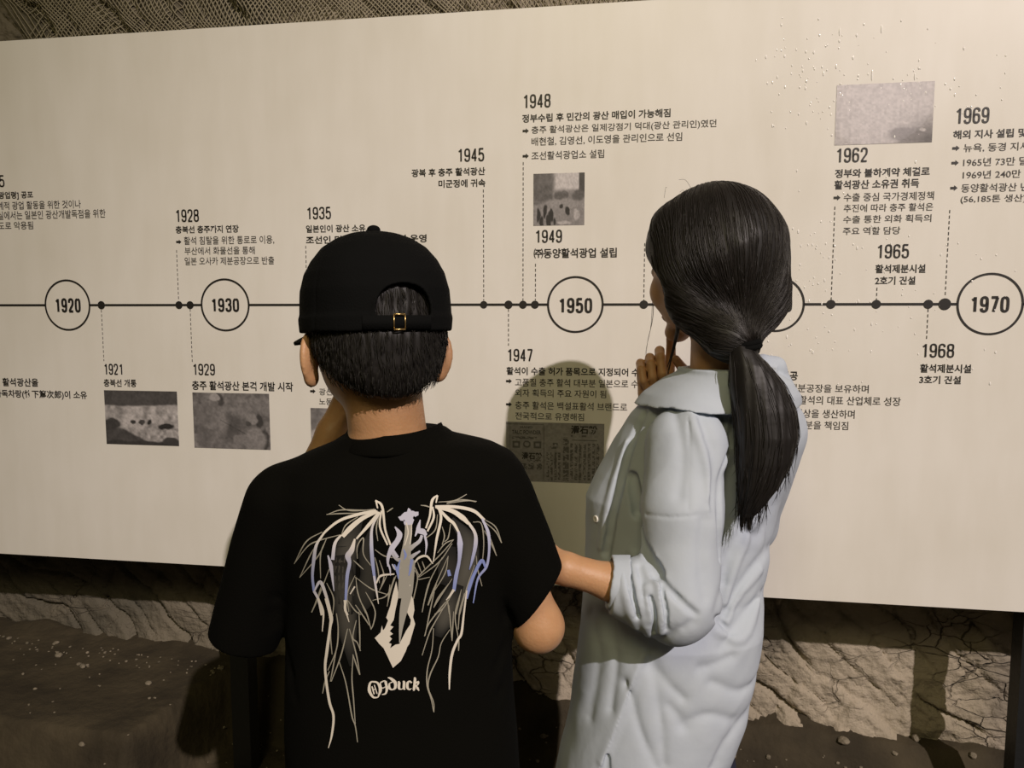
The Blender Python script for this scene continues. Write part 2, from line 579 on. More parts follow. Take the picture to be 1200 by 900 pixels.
def board_material():
    m = mat('white_panel', (0.78, 0.755, 0.70), 0.34, spec=0.45)
    nt = m.node_tree; b = nt.nodes['Principled BSDF']; L = nt.links.new
    tc = nt.nodes.new('ShaderNodeTexCoord')
    n = nt.nodes.new('ShaderNodeTexNoise'); n.inputs['Scale'].default_value = 3.2; n.inputs['Detail'].default_value = 9
    mp = nt.nodes.new('ShaderNodeMapping'); mp.inputs['Scale'].default_value = (6, 1, 1.2)
    n2 = nt.nodes.new('ShaderNodeTexNoise'); n2.inputs['Scale'].default_value = 4; n2.inputs['Detail'].default_value = 5
    r = nt.nodes.new('ShaderNodeValToRGB'); e = r.color_ramp.elements
    e[0].position = 0.25; e[0].color = (0.70, 0.67, 0.595, 1); e[1].position = 0.62; e[1].color = (0.79, 0.765, 0.71, 1)
    mx = nt.nodes.new('ShaderNodeMix'); mx.data_type = 'FLOAT'; mx.inputs[0].default_value = 0.35
    L(tc.outputs['Object'], n.inputs['Vector']); L(tc.outputs['Object'], mp.inputs['Vector']); L(mp.outputs['Vector'], n2.inputs['Vector'])
    L(n.outputs['Fac'], mx.inputs[2]); L(n2.outputs['Fac'], mx.inputs[3]); L(mx.outputs[0], r.inputs['Fac']); L(r.outputs['Color'], b.inputs['Base Color'])
    rr = nt.nodes.new('ShaderNodeMapRange'); rr.inputs[3].default_value = 0.34; rr.inputs[4].default_value = 0.42
    L(n2.outputs['Fac'], rr.inputs[0]); L(rr.outputs[0], b.inputs['Roughness'])
    return m


M_PANEL = board_material()
M_INK = mat('black_ink', (0.018, 0.016, 0.014), 0.45)
M_INK2 = mat('dark_grey_ink', (0.045, 0.04, 0.036), 0.5)
M_POST = mat('black_steel', (0.012, 0.013, 0.014), 0.45, bump=(80, 0.1, 3))
M_PHOTO = mat_attr('photo_print', 0.30, 0.5)
M_GLOSSY = mat_attr('glossy_photo_print', 0.20, 1.0, 0.6)

board = empty('exhibition_board', (0, 1.65, 0), -TH)
tag(board, 'long white timeline board with Korean text and old photographs in front of the rock', 'exhibition board')
ZB, ZT = CAM_H - 0.601, CAM_H + 0.618


def bl(name, verts, faces, m, parent=board, smooth=False, colors=None):
    return add(name, verts, faces, m, parent, smooth, True, colors)


S0, S1 = -2.35, 1.35
v, f = box(((S0 + S1) / 2, 0.012, (ZB + ZT) / 2), (S1 - S0, 0.024, ZT - ZB))
bl('panel', v, f, M_PANEL)
for s in (-0.672, 1.072):
    v, f = box((s, 0.024 + 0.022, (ZT - 0.1) / 2), (0.046, 0.044, ZT - 0.1))
    bl('support_post', v, f, M_POST)
EPS = 0.0007


def face_pts(pts, lift=EPS):
    return [(s, -lift, z + CAM_H) for s, z in pts]


def strip(pts, wd, lift=EPS):
    p = np.array(pts, float); V = []; F = []
    for i in range(len(p)):
        t = p[min(i + 1, len(p) - 1)] - p[max(i - 1, 0)]; t /= np.linalg.norm(t)
        n = np.array([-t[1], t[0]]) * wd / 2
        V += face_pts([p[i] + n, p[i] - n], lift)
    for i in range(len(p) - 1): F.append((2 * i, 2 * i + 1, 2 * i + 3, 2 * i + 2))
    return V, F


DIG = {'0': ([(.5, 1), (.16, .93), (.05, .72), (.05, .28), (.16, .07), (.5, 0), (.84, .07), (.95, .28), (.95, .72), (.84, .93), (.5, 1)],),
       '1': ([(.2, .80), (.52, .90), (.66, .99)], [(.66, 1.03), (.66, -.03)]),
       '2': ([(.05, .72), (.12, .93), (.5, 1), (.86, .93), (.94, .74), (.84, .52), (.42, .26), (.08, 0)], [(.0, 0), (1, 0)]),
       '3': ([(.05, .77), (.14, .94), (.5, 1), (.85, .94), (.92, .76), (.82, .58), (.42, .53)], [(.42, .53), (.84, .48), (.95, .26), (.85, .07), (.5, 0), (.13, .06), (.04, .25)]),
       '4': ([(.70, -.03), (.70, 1.03)], [(.70, 1), (.04, .25)], [(-.02, .25), (1, .25)]),
       '5': ([(.93, 1), (.12, 1)], [(.16, 1.03), (.10, .47)], [(.10, .5), (.28, .60), (.52, .63), (.85, .55), (.95, .31), (.85, .07), (.5, 0), (.13, .06), (.04, .24)]),
       '6': ([(.93, .78), (.85, .94), (.5, 1), (.15, .93), (.05, .70), (.05, .30), (.15, .07), (.5, 0), (.85, .07), (.95, .30), (.85, .52), (.5, .58), (.16, .52), (.06, .36)],),
       '7': ([(.0, 1), (1, 1)], [(.93, 1), (.36, -.03)]),
       '8': ([(.5, 1), (.15, .94), (.08, .76), (.18, .58), (.5, .53), (.82, .58), (.92, .76), (.85, .94), (.5, 1)], [(.5, .53), (.14, .47), (.05, .27), (.15, .06), (.5, 0), (.85, .06), (.95, .27), (.86, .47), (.5, .53)])}
DIG['9'] = tuple([(1 - x, 1 - y) for x, y in p] for p in DIG['6'])


def numerals(name, body, xl, xr, yt, yb, weight):
    """condensed year numerals drawn as even strokes"""
    s0, zt = bpt(xl, yt); _, zb = bpt(xl, yb); s1, _ = bpt(xr, (yt + yb) / 2)
    adv = (s1 - s0) / len(body); h = zt - zb; wd = weight * h
    m = MB()
    for i, ch in enumerate(body):
        for p in DIG[ch]:
            q = smooth_path(p, 5) if len(p) > 3 else np.array(p, float)
            x0 = s0 + adv * i + wd / 2 + adv * .04; gw = adv * .92 - wd
            m.put(*strip([(x0 + x * gw, zb + wd / 2 + y * (h - wd)) for x, y in q], wd, EPS * 1.3))
    return m.build(name, M_INK, board, False, True)


def text(name, body, xl, xr, yt, yb, bold=0.0, ink=None, lift=EPS):
    cu = bpy.data.curves.new(name, 'FONT')
    cu.body = body; cu.size = 1.0; cu.offset = bold; cu.resolution_u = 4
    to = bpy.data.objects.new(name, cu); COL.objects.link(to)
    dg = bpy.context.evaluated_depsgraph_get()
    me = bpy.data.meshes.new_from_object(to.evaluated_get(dg))
    bpy.data.objects.remove(to); bpy.data.curves.remove(cu)
    n = len(me.vertices)
    co = np.empty(n * 3); me.vertices.foreach_get('co', co); co = co.reshape(-1, 3)
    a, b = co.min(0), co.max(0)
    s0, zt = bpt(xl, yt); _, zb = bpt(xl, yb); s1, _ = bpt(xr, (yt + yb) / 2)
    out = np.empty_like(co)
    out[:, 0] = s0 + (co[:, 0] - a[0]) / (b[0] - a[0]) * (s1 - s0)
    out[:, 1] = -lift
    out[:, 2] = CAM_H + zb + (co[:, 1] - a[1]) / (b[1] - a[1]) * (zt - zb)
    me.vertices.foreach_set('co', out.ravel())
    me.materials.clear(); me.materials.append(ink or M_INK)
    me.update()
    me.name = name
    o = bpy.data.objects.new(name, me); COL.objects.link(o); o.parent = board
    return o


# timeline, circles, dots, dashed leaders
s_a, s_b = S0 + 0.02, S1 - 0.02
zl = bpt(600, 357)[1]
circ = [(79.3, 357.5, 25.8, '1920', 63.3, 95.3, 349.4, 366.3), (264, 356.5, 27.6, '1930', 246.3, 281, 349.4, 365.6),
        (674.3, 357.3, 32, '1950', 653.5, 694.8, 349, 367), (909.5, 356.5, 32.4, '1960', 888, 929, 347, 365.8), (1160.3, 356, 38.2, '1970', 1136, 1183.6, 347, 366.4)]
cuts = []
for px, py, r, *_ in circ:
    c = bpt(px, py)[0]; cuts.append((bpt(px - r, py)[0], bpt(px + r, py)[0]))
x = s_a
tl = MB()
for a, b in cuts + [(s_b, s_b)]:
    tl.put(*strip([(x, zl), (a, zl)], 0.0052)); x = b
tl.build('timeline_line', M_INK, board, False, True)
for px, py, r, yr, xl, xr, yt, yb in circ:
    (sc, zc), sa = bpt(px, py), bpt(px - r, py)[0]
    rad = (bpt(px + r, py)[0] - sa) / 2; sc = sa + rad
    pts = [(sc + rad * math.cos(t), zl + rad * math.sin(t)) for t in np.linspace(0, 2 * math.pi, 73)]
    ring = bl('year_circle', *strip(pts, 0.0044), M_INK)
    n = numerals('year_number', yr, xl, xr, yt, yb, 0.165)
    n.parent = ring
for px, r in ((119, 4.3), (210, 4.2), (223, 4.2), (360, 4.3), (567, 4.3), (596, 4.8), (613, 4.6), (627, 4.6), (754.5, 5), (973.6, 5.5), (1026.8, 5.5), (1087.7, 5.7), (1107, 7.4)):
    s, _ = bpt(px, 357); rad = abs(bpt(px + r, 357)[0] - s)
    n = 28
    V = face_pts([(s + rad * math.cos(2 * math.pi * k / n), zl + rad * math.sin(2 * math.pi * k / n)) for k in range(n)], EPS * 1.6)
    bl('event_dot', V, [tuple(range(n))], M_INK)
for (xa, ya, xb, yb) in ((206, 293, 209.5, 352), (119.5, 363, 122, 423), (224, 362, 225.5, 424), (360, 288, 360, 352), (567, 222, 567, 352),
                         (612.5, 190, 613, 352), (627.5, 309, 627.5, 352), (596, 362, 596, 405), (754.5, 285, 754.5, 352), (977, 242, 974, 352),
                         (1027, 337, 1027, 352), (1114, 246, 1107.5, 348), (1087.5, 362, 1085.7, 398)):
    s = bpt(xb, yb)[0]; z1 = bpt(xa, ya)[1]; z2 = bpt(xb, yb)[1]
    d = MB(); z = max(z1, z2); zend = min(z1, z2)
    while z > zend:
        d.put(*strip([(s, z), (s, max(z - 0.0062, zend))], 0.0017)); z -= 0.0105
    d.build('dashed_leader', M_INK2, board, False, True)
for px, py in ((209.5, 283.5), (616, 153.5), (616, 183), (596.4, 446.6), (596.4, 473.8), (980.7, 231.8), (1120, 173.8), (1119, 191), (1117.6, 220.4), (366.6, 458.4)):
    s, z = bpt(px, py); k = 0.0062
    sh = [(-1, .45), (.1, .45), (.1, 1), (1.1, 0), (.1, -1), (.1, -.45), (-1, -.45)]
    bl('bullet_arrow', face_pts([(s + a * k, z + b * k * 0.85) for a, b in sh]), [(0, 1, 5, 6), (2, 3, 4)], M_INK)

years = [('1915', -24, 6, 206, 220), ('1928', 204.7, 233.8, 245.6, 260.5), ('1935', 358.4, 388.7, 242.8, 257.3), ('1945', 535.4, 568.2, 174.3, 190),
         ('1948', 612, 646, 111, 127.3), ('1949', 626.3, 659.3, 269.5, 284.8), ('1947', 593.6, 625, 408.6, 423.4), ('1921', 121, 145, 426, 439),
         ('1929', 225, 252.6, 426, 439.5), ('1962', 979, 1017.4, 173.8, 191), ('1965', 1026.6, 1066, 286.4, 303), ('1968', 1079, 1119, 402.4, 419),
         ('1969', 1118.9, 1160, 126.8, 145.8)]
for t, xl, xr, yt, yb in years: numerals('year_heading', t, xl, xr, yt, yb, 0.125)
heads = [('[광업령] 공포', -4, 39, 225, 234.5), ('충북선 충주까지 연장', 205.8, 280, 264.9, 273.7), ('일본인이 광산 소유,', 358.6, 430.5, 264, 273.3),
         ('조선인 덕대가 관리하면서 운영', 358.6, 500, 276.8, 286), ('광복 후 충주 활석광산', 482.4, 568.6, 198.3, 207.6), ('미군정에 귀속', 514, 569, 211, 220.3),
         ('정부수립 후 민간의 광산 매입이 가능해짐', 612, 785.7, 134.2, 143.9), ('㈜동양활석광업 설립', 625.6, 722.8, 291.3, 302.8),
         ('활석이 수출 허가 품목으로 지정되어 수출', 593.6, 758, 429.8, 439.2), ('충북선 개통', 121.5, 160, 444, 453), ('충주 활석광산 본격 개발 시작', 225, 343.5, 446, 456.8),
         ('정부와 불하계약 체결로', 978.6, 1089.5, 198.5, 208.6), ('활석광산 소유권 취득', 978, 1077, 211.5, 222.2), ('활석제분시설', 1026, 1084.4, 310, 320.2),
         ('2호기 건설', 1025.6, 1072.6, 324, 333.8), ('활석제분시설', 1078.4, 1138, 426.4, 436.6), ('3호기 건설', 1077.6, 1126, 440, 449.6),
         ('해외 지사 설립 및', 1117.3, 1203, 153, 163.2), ('활석제분공장 준공', 852, 935, 433.8, 444.6), ('일 활석광산을', -8, 45, 442.5, 452.3), ('죽하독차랑(竹下篤次郎)이 소유', -14, 102, 456, 466.6)]
for t, xl, xr, yt, yb in heads: text('caption_heading', t, xl, xr, yt, yb, 0.022)
paras = [('체계적 광업 활동을 위한 것이나', -10, 95, 236.8, 246.3), ('현실에서는 일본인 광산개발독점을 위한', -10, 124, 248, 258), ('제도로 악용됨', -10, 39, 260.3, 269.5),
         ('활석 침탈을 위한 통로로 이용,', 215.6, 321.5, 277.4, 287.4), ('부산에서 화물선을 통해', 216.4, 298.8, 289.8, 298.8), ('일본 오사카 제분공장으로 반출', 216.4, 321.5, 301.5, 310.8),
         ('충주 활석광산은 일제강점기 덕대(광산 관리인)였던', 623, 839.4, 148, 158.2), ('배현철, 김영선, 이도영을 관리인으로 선임', 623, 799.3, 161.3, 171.4),
         ('조선활석광업소 설립', 623, 708, 177.8, 187.6), ('고품질 충주 활석 대부분 일본으로 수출', 603.8, 757, 443.2, 452.5), ('외자 획득의 주요 자원이 됨', 603.8, 710.4, 455.7, 464.7),
         ('충주 활석은 백설표활석 브랜드로', 603.8, 735, 470, 479.2), ('전국적으로 유명해짐', 603.8, 684.4, 482.8, 491.5), ('수출 중심 국가경제정책', 989, 1094.3, 226.5, 236.3),
         ('추진에 따라 충주 활석은', 989, 1093.4, 239.6, 248.8), ('수출 통한 외화 획득의', 988.4, 1091.3, 252.8, 261.8), ('주요 역할 담당', 988, 1055, 266.4, 275.4),
         ('뉴욕, 동경 지사', 1129.5, 1206, 168.6, 178.8), ('1965년 73만 달러', 1129, 1215, 185.6, 195.4), ('1969년 240만 달러', 1128.5, 1222, 200.3, 210), ('동양활석광산 년', 1126.7, 1205, 215.6, 225.6),
         ('(56,185톤 생산)', 1125.9, 1202, 229, 239.2), ('제분공장을 보유하며', 925, 1018, 449.8, 459.3), ('국내 활석의 대표 산업체로 성장', 914, 1055.6, 463, 473.2),
         ('이상을 생산하며', 932, 1001.6, 479.2, 489.2), ('부분을 책임짐', 934, 994, 492.8, 502.6), ('광산', 374, 390, 455, 463), ('노동자', 374, 398, 466.4, 474.4)]
for t, xl, xr, yt, yb in paras: text('caption_line', t, xl, xr, yt, yb, 0.007, M_INK2)


# printed black-and-white photographs: tone maps on a fine grid, each a flat print on the board
def photo(name, xl, xr, yt, yb, fn, label, nx=90, ny=64, tint=(1.0, 0.94, 0.93), m=None):
    s0, z1 = bpt(xl, yt); _, z0 = bpt(xl, yb); s1, _ = bpt(xr, (yt + yb) / 2)
    U, V_ = np.meshgrid(np.linspace(0, 1, nx), np.linspace(0, 1, ny), indexing='ij')
    u, v = U.ravel(), V_.ravel()                                     # v runs down
    g = np.clip(fn(u, v) * (.72 + .56 * nz(u, v, 45, 3, 50)), 0.012, 0.8)
    P = np.stack([s0 + (s1 - s0) * u, 0 * u - EPS, CAM_H + z1 + (z0 - z1) * v], 1)
    F = [(i * ny + j, i * ny + j + 1, (i + 1) * ny + j + 1, (i + 1) * ny + j) for i in range(nx - 1) for j in range(ny - 1)]
    o = bl(name, P, F, m or M_PHOTO, colors=g[:, None] * np.array(tint))
    o['label'] = label


def nz(u, v, k, o=3, seed=0): return fbm(np.stack([u * k, v * k * 0.7, 0 * u + seed], 1), o)
def blob(u, v, cx, cy, rx, ry, soft=0.25):
    u = u + .06 * (nz(u, v, 11, 3, 21) - .5); v = v + .08 * (nz(u, v, 13, 3, 33) - .5)
    return np.clip((1 - np.sqrt(((u - cx) / rx) ** 2 + ((v - cy) / ry) ** 2)) / soft, 0, 1)
def lerp(a, b, t): return a + (b - a) * t


def ph_quarry(u, v):
    g = 0.06 + 0.04 * nz(u, v, 14)
    rock = 0.33 + 0.55 * (nz(u, v, 18, 4, 2) - 0.42)
    edge = 0.27 + 0.05 * (nz(u, 0 * v, 9, 3) - 0.5) - 0.03 * u
    g = lerp(g, rock, np.clip((v - edge) / 0.03, 0, 1))
    g = lerp(g, 0.30 + 0.5 * (nz(u, v, 22, 3, 5) - 0.4), blob(u, v, .72, .80, .36, .15))
    g = lerp(g, 0.035, blob(u, v, .84, .64, .13, .06)); g = lerp(g, 0.035, blob(u, v, .62, .57, .04, .05)); g = lerp(g, 0.07, blob(u, v, .50, .57, .05, .06)); g = lerp(g, .05, blob(u, v, .39, .57, .04, .05))
    g = lerp(g, 0.05 + 0.05 * nz(u, v, 20), np.clip((v - (0.62 + 0.85 * u * u + 0.05 * nz(u, v, 12))) / 0.04, 0, 1) * (u < .62))
    g = lerp(g, 0.06, blob(u, v, .09, .62, .14, .12)); g = lerp(g, .05, np.clip((v - .90 - .03 * nz(u, v, 20)) / .03, 0, 1)); g = lerp(g, .06, blob(u, v, .9, .93, .14, .08))
    return g


def ph_miners(u, v):
    g = 0.17 + 0.16 * (nz(u, v, 9, 4) - 0.5) + 0.14 * (nz(u, v, 30, 3, 3) - 0.5)
    g = lerp(g, 0.09, blob(u, v, .52, .62, .25, .30, .8)); g = lerp(g, .22, blob(u, v, .38, .5, .10, .35, .6))
    g = lerp(g, 0.08, blob(u, v, .36, .12, .06, .13)); g = lerp(g, 0.06, blob(u, v, .86, .50, .05, .16)); g = lerp(g, .07, blob(u, v, .94, .84, .05, .24))
    body = 0.20 + 0.08 * (nz(u, v, 20, 2, 8) - .5)
    g = lerp(g, body * .85, blob(u, v, .16, .42, .14, .25)); g = lerp(g, body * .7, blob(u, v, .14, .80, .12, .22)); g = lerp(g, body, blob(u, v, .24, .58, .09, .08))
    g = lerp(g, .16, blob(u, v, .28, .17, .06, .08)); g = lerp(g, 0.34, blob(u, v, .29, .08, .08, .065))
    g = lerp(g, body * 1.15, blob(u, v, .80, .84, .16, .27)); g = lerp(g, .2, blob(u, v, .62, .83, .12, .09)); g = lerp(g, .24, blob(u, v, .77, .46, .075, .10)); g = lerp(g, .08, blob(u, v, .72, .54, .035, .05))
    g = lerp(g, 0.03, np.clip(1 - np.abs(v - (.48 + .75 * (u - .35))) / .012, 0, 1) * ((u > .35) & (u < .7)) * .7)
    return g


def ph_street(u, v):
    g = 0.26 + 0.1 * (nz(u, v, 14) - .5)
    sky = np.clip((.34 - v) / .06, 0, 1) * np.clip((u - .40) / .05, 0, 1)
    g = lerp(g, 0.55, sky); g = lerp(g, .14 + .1 * (nz(u, v, 16) - .5), np.clip((.40 - u) / .04, 0, 1) * np.clip((.62 - v) / .05, 0, 1))
    g = lerp(g, .08, np.clip((u - .88) / .02, 0, 1) * np.clip((.5 - v) / .1, 0, 1)); g = lerp(g, 0.08 + .1 * nz(u, v, 24), blob(u, v, .55, .42, .18, .09)); g = lerp(g, .12, blob(u, v, .88, .44, .14, .12))
    g = lerp(g, .3, blob(u, v, .55, .57, .5, .10, .5))
    for x, y, h in ((.10, .80, .16), (.23, .72, .16), (.35, .80, .15), (.17, .92, .12), (.30, .92, .14), (.42, .93, .10), (.67, .72, .10), (.56, .62, .05)):
        g = lerp(g, 0.045, blob(u, v, x, y, .045, h))
    g = lerp(g, .42, blob(u, v, .84, .80, .06, .14)); g = lerp(g, .42, blob(u, v, .60, .95, .16, .04))
    return g


def ph_glare(u, v):
    g = 0.50 - 0.05 * (nz(u, v, 7) - .5) - 0.10 * np.clip((nz(u * 5, v * .3, 9, 3, 2) - .5) * 2, 0, 1)  # pale tone is reflected glare painted into the dark print
    g = lerp(g, 0.16, np.clip((u - .50) / .45, 0, 1) * np.clip((v - .45) / .45, 0, 1))
    g = lerp(g, .22, blob(u, v, .75, .86, .22, .14)); g = lerp(g, .5, blob(u, v, .70, .66, .08, .03)); g = lerp(g, .55, blob(u, v, .89, .79, .035, .035))
    return g


def ph_paper(u, v):
    g = 0.25 + 0.06 * (nz(u, v, 8) - .5)
    ink = np.zeros_like(u)
    def rows(x0, x1, y0, y1, n, hor=True, dens=.55, k=60, seed=0):
        a = (v - y0) / (y1 - y0) if hor else (u - x0) / (x1 - x0)
        on = (u > x0) & (u < x1) & (v > y0) & (v < y1) & ((a * n) % 1 < .62)
        gl = vnoise(np.stack([np.floor(u * k), np.floor(v * k * .8), 0 * u + seed], 1)) < dens
        return on & gl
    ink += rows(.06, .32, .245, .30, 1, True, .6)
    for cx, cy in ((.105, .38), (.325, .38)):
        ink += (np.abs(u - cx) < .038) & (np.abs(v - cy) < .06) & ~((np.abs(u - cx) < .02) & (np.abs(v - cy) < .03))
    ink += (np.abs(np.hypot((u - .215) / .04, (v - .37) / .06) - .8) < .2)
    for cx in (.19, .26, .345): ink += (np.abs(u - cx) < .028) & (np.abs(v - .745) < .05) & (vnoise(np.stack([u * 90, v * 60, 0 * u + 3], 1)) < .6)
    ink += rows(.20, .36, .63, .68, 1, True, .5)
    ink += ((np.abs(u - .39) < .006) & (v > .04) & (v < .96)) * .7; ink += ((np.abs(u - .04) < .005) & (v > .03)) * .4; ink += ((np.abs(v - .035) < .008) & (u < .39)) * .7
    ink += rows(.42, .575, .50, .97, 4, False, .5, 60, 1); ink += rows(.455, .53, .34, .46, 2, True, .5)
    ink += (np.abs(u - .615) < .03) & (v > .24) & (v < .97) & (vnoise(np.stack([u * 80, v * 50, 0 * u + 6], 1)) < .62) & ((v * 7.6) % 1 < .86)
    ink += rows(.665, .91, .20, .245, 1, True, .45, 22); ink += (np.abs(v - .285) < .006) & (u > .68) & (u < .93)
    ink += rows(.66, .97, .34, .95, 7, False, .6, 70, 4)
    ink += ((np.abs(u - .755) < .004) & (v > .34)) * .6
    return g * (1 - .62 * np.clip(ink, 0, 1))


photo('photograph', 122, 208.7, 457.2, 520, ph_quarry, 'dark photograph of a pale quarry under the 1921 caption')
photo('photograph', 225.6, 316.3, 459.8, 524.4, ph_miners, 'grey photograph of two miners under the 1929 caption')
photo('photograph', 625.3, 685, 203.8, 264.6, ph_street, 'small photograph of a street gathering above the year 1949')
photo('photograph', 980.6, 1093.5, 100, 170.2, ph_glare, 'glossy photograph with painted-in pale glare above the year 1962', m=M_GLOSSY)
photo('newspaper_print', 593.2, 707.8, 494, 563, ph_paper, 'grey newspaper advertisement printed under the 1947 text', 220, 130, (1, .95, .93))
for t, xl, xr, yt, yb, bd in (('滑石粉', 669, 700.5, 498.3, 508.3, .03), ('HAND', 610, 624, 499, 501.6, .01), ('TALC POWDER', 600, 634, 503.6, 508.4, .01), ('滑石粉', 611.5, 635.5, 529.6, 538, .03)):
    text('newspaper_lettering', t, xl, xr, yt, yb, bd, M_INK, EPS * 1.8)
photo('photograph', 364, 452, 478, 538, lambda u, v: lerp(.20 + .2 * (nz(u, v, 10) - .5), .42, blob(u, v, .2, .55, .25, .2)), 'small photograph half hidden behind the boy')

# water beads and runs on the right half of the board
M_WATER = mat('glint_white_water', (0.9, 0.88, 0.85), 0.12, spec=1.0)  # opaque white colour stands in for the glints on clear drops
drops = MB()


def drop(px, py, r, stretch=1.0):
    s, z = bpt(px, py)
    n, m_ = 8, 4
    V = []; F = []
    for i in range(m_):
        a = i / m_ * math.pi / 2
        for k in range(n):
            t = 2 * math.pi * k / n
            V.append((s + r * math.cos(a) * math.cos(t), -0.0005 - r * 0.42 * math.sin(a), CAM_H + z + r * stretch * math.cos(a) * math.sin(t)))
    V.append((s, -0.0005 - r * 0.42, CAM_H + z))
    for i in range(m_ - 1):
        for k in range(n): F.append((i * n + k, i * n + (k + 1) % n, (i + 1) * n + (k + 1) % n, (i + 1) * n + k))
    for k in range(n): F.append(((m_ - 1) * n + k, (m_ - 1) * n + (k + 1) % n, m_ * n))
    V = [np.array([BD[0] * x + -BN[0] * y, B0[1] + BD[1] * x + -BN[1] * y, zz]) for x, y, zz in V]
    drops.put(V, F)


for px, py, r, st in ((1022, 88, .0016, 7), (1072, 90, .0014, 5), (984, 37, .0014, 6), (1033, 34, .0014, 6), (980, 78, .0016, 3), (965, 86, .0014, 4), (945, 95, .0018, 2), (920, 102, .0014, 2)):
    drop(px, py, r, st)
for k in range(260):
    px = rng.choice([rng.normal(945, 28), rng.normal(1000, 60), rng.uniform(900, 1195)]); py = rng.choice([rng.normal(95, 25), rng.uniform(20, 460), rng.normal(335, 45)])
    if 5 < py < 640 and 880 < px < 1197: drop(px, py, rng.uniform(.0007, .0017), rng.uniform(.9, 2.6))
tag(drops.build('water_drops', M_WATER), 'tiny water drops, painted white as glints, beaded on the right half of the board', 'water', kind='stuff')

# ------------------------------------------------------------------ people: shared materials
M_SKIN = mat('skin', (0.53, 0.295, 0.15), 0.5, noise=(40, (0.49, 0.265, 0.13), 4), bump=(240, 0.08, 3))
M_SKIN.node_tree.nodes['Principled BSDF'].inputs['Subsurface Weight'].default_value = 0.12
M_SKIN.node_tree.nodes['Principled BSDF'].inputs['Subsurface Radius'].default_value = (0.006, 0.003, 0.0015)
M_HAIR = mat('black_hair', (0.011, 0.0095, 0.0085), 0.52, spec=0.4)
M_HAIR2 = mat('dark_hair_strands', (0.017, 0.014, 0.012), 0.48, spec=0.4)
M_CROP = mat('cropped_hair_strands', (0.022, 0.020, 0.017), 0.7, spec=0.2)
M_TEE = mat('black_cotton', (0.0035, 0.0034, 0.0026), 0.95, spec=0.06, bump=(420, 0.12, 2))
M_CAP = mat('black_twill', (0.0048, 0.0050, 0.0050), 0.92, spec=0.08, bump=(500, 0.15, 2))
M_PRINT = mat_attr('shirt_ink', 0.65, 0.3)
M_BRASS = mat('brass', (0.75, 0.52, 0.22), 0.3, 0.9)
M_CLOTH = mat('pale_blue_cotton', (0.46, 0.515, 0.585), 0.85, spec=0.2, noise=(26, (0.48, 0.535, 0.60), 4), bump=(70, 0.05, 5))
M_NAVY = mat('navy_denim', (0.012, 0.014, 0.035), 0.85, bump=(300, 0.1, 2))
M_SHOE = mat('dark_rubber', (0.02, 0.02, 0.022), 0.6)
M_BUTTON = mat('shell_button', (0.75, 0.73, 0.66), 0.35)


def face_shape(P, d, H, M, s=1.0):
    """nose, brow, lips, eye sockets and eyelids on a head centred at H with axes M"""
    g = lambda r, f_, u: H + (M[0] * r + M[1] * f_ + M[2] * u) * s
    d = smin(d, cap(P, g(0, .088, -.008), g(0, .106, -.040), .007 * s, .0105 * s), .012)
    d = smin(d, ell(P, g(0, .099, -.045), (.015 * s, .009 * s, .008 * s), M), .006)
    for e in (-1, 1):
        d = smax(d, -ell(P, g(e * .031, .098, -.006), (.017 * s, .016 * s, .011 * s), M), .010)
        d = smin(d, ell(P, g(e * .031, .077, -.007), (.0125 * s, .0125 * s, .0115 * s), M), .004)
        d = smin(d, cap(P, g(e * .012, .089, .012), g(e * .046, .077, .012), .006 * s, .005 * s), .008)
        d = smin(d, ell(P, g(e * .036, .066, -.040), (.022 * s, .018 * s, .022 * s), M), .015)
    d = smin(d, ell(P, g(0, .088, -.067), (.021 * s, .009 * s, .0055 * s), M), .005)
    d = smin(d, ell(P, g(0, .086, -.077), (.018 * s, .009 * s, .006 * s), M), .005)
    d = smin(d, ell(P, g(0, .074, -.100), (.022 * s, .018 * s, .016 * s), M), .014)
    return d


def ear_shape(P, c, M, e, s=1.0):
    """an auricle: a tilted disc with a hollow and a lobe, e = -1 left, +1 right"""
    t = math.radians(38) * e
    A = np.array([M[0] * math.cos(t) + M[1] * math.sin(t), -M[0] * math.sin(t) + M[1] * math.cos(t), M[2]])
    d = ell(P, c, (.0075 * s, .019 * s, .031 * s), A)
    d = smin(d, ell(P, c + (-M[2] * .026 - A[1] * -.004) * s, (.0075 * s, .011 * s, .011 * s), A), .006)
    hollow = ell(P, c + (A[0] * e * .009 + A[1] * .004) * s, (.0075 * s, .012 * s, .021 * s), A)
    return smax(d, -hollow, .004)


M_EYE = mat('eye_white', (0.75, 0.72, 0.68), 0.25)
M_IRIS = mat('dark_iris', (0.012, 0.008, 0.006), 0.15)
M_LIP = mat('lips', (0.42, 0.16, 0.12), 0.5)


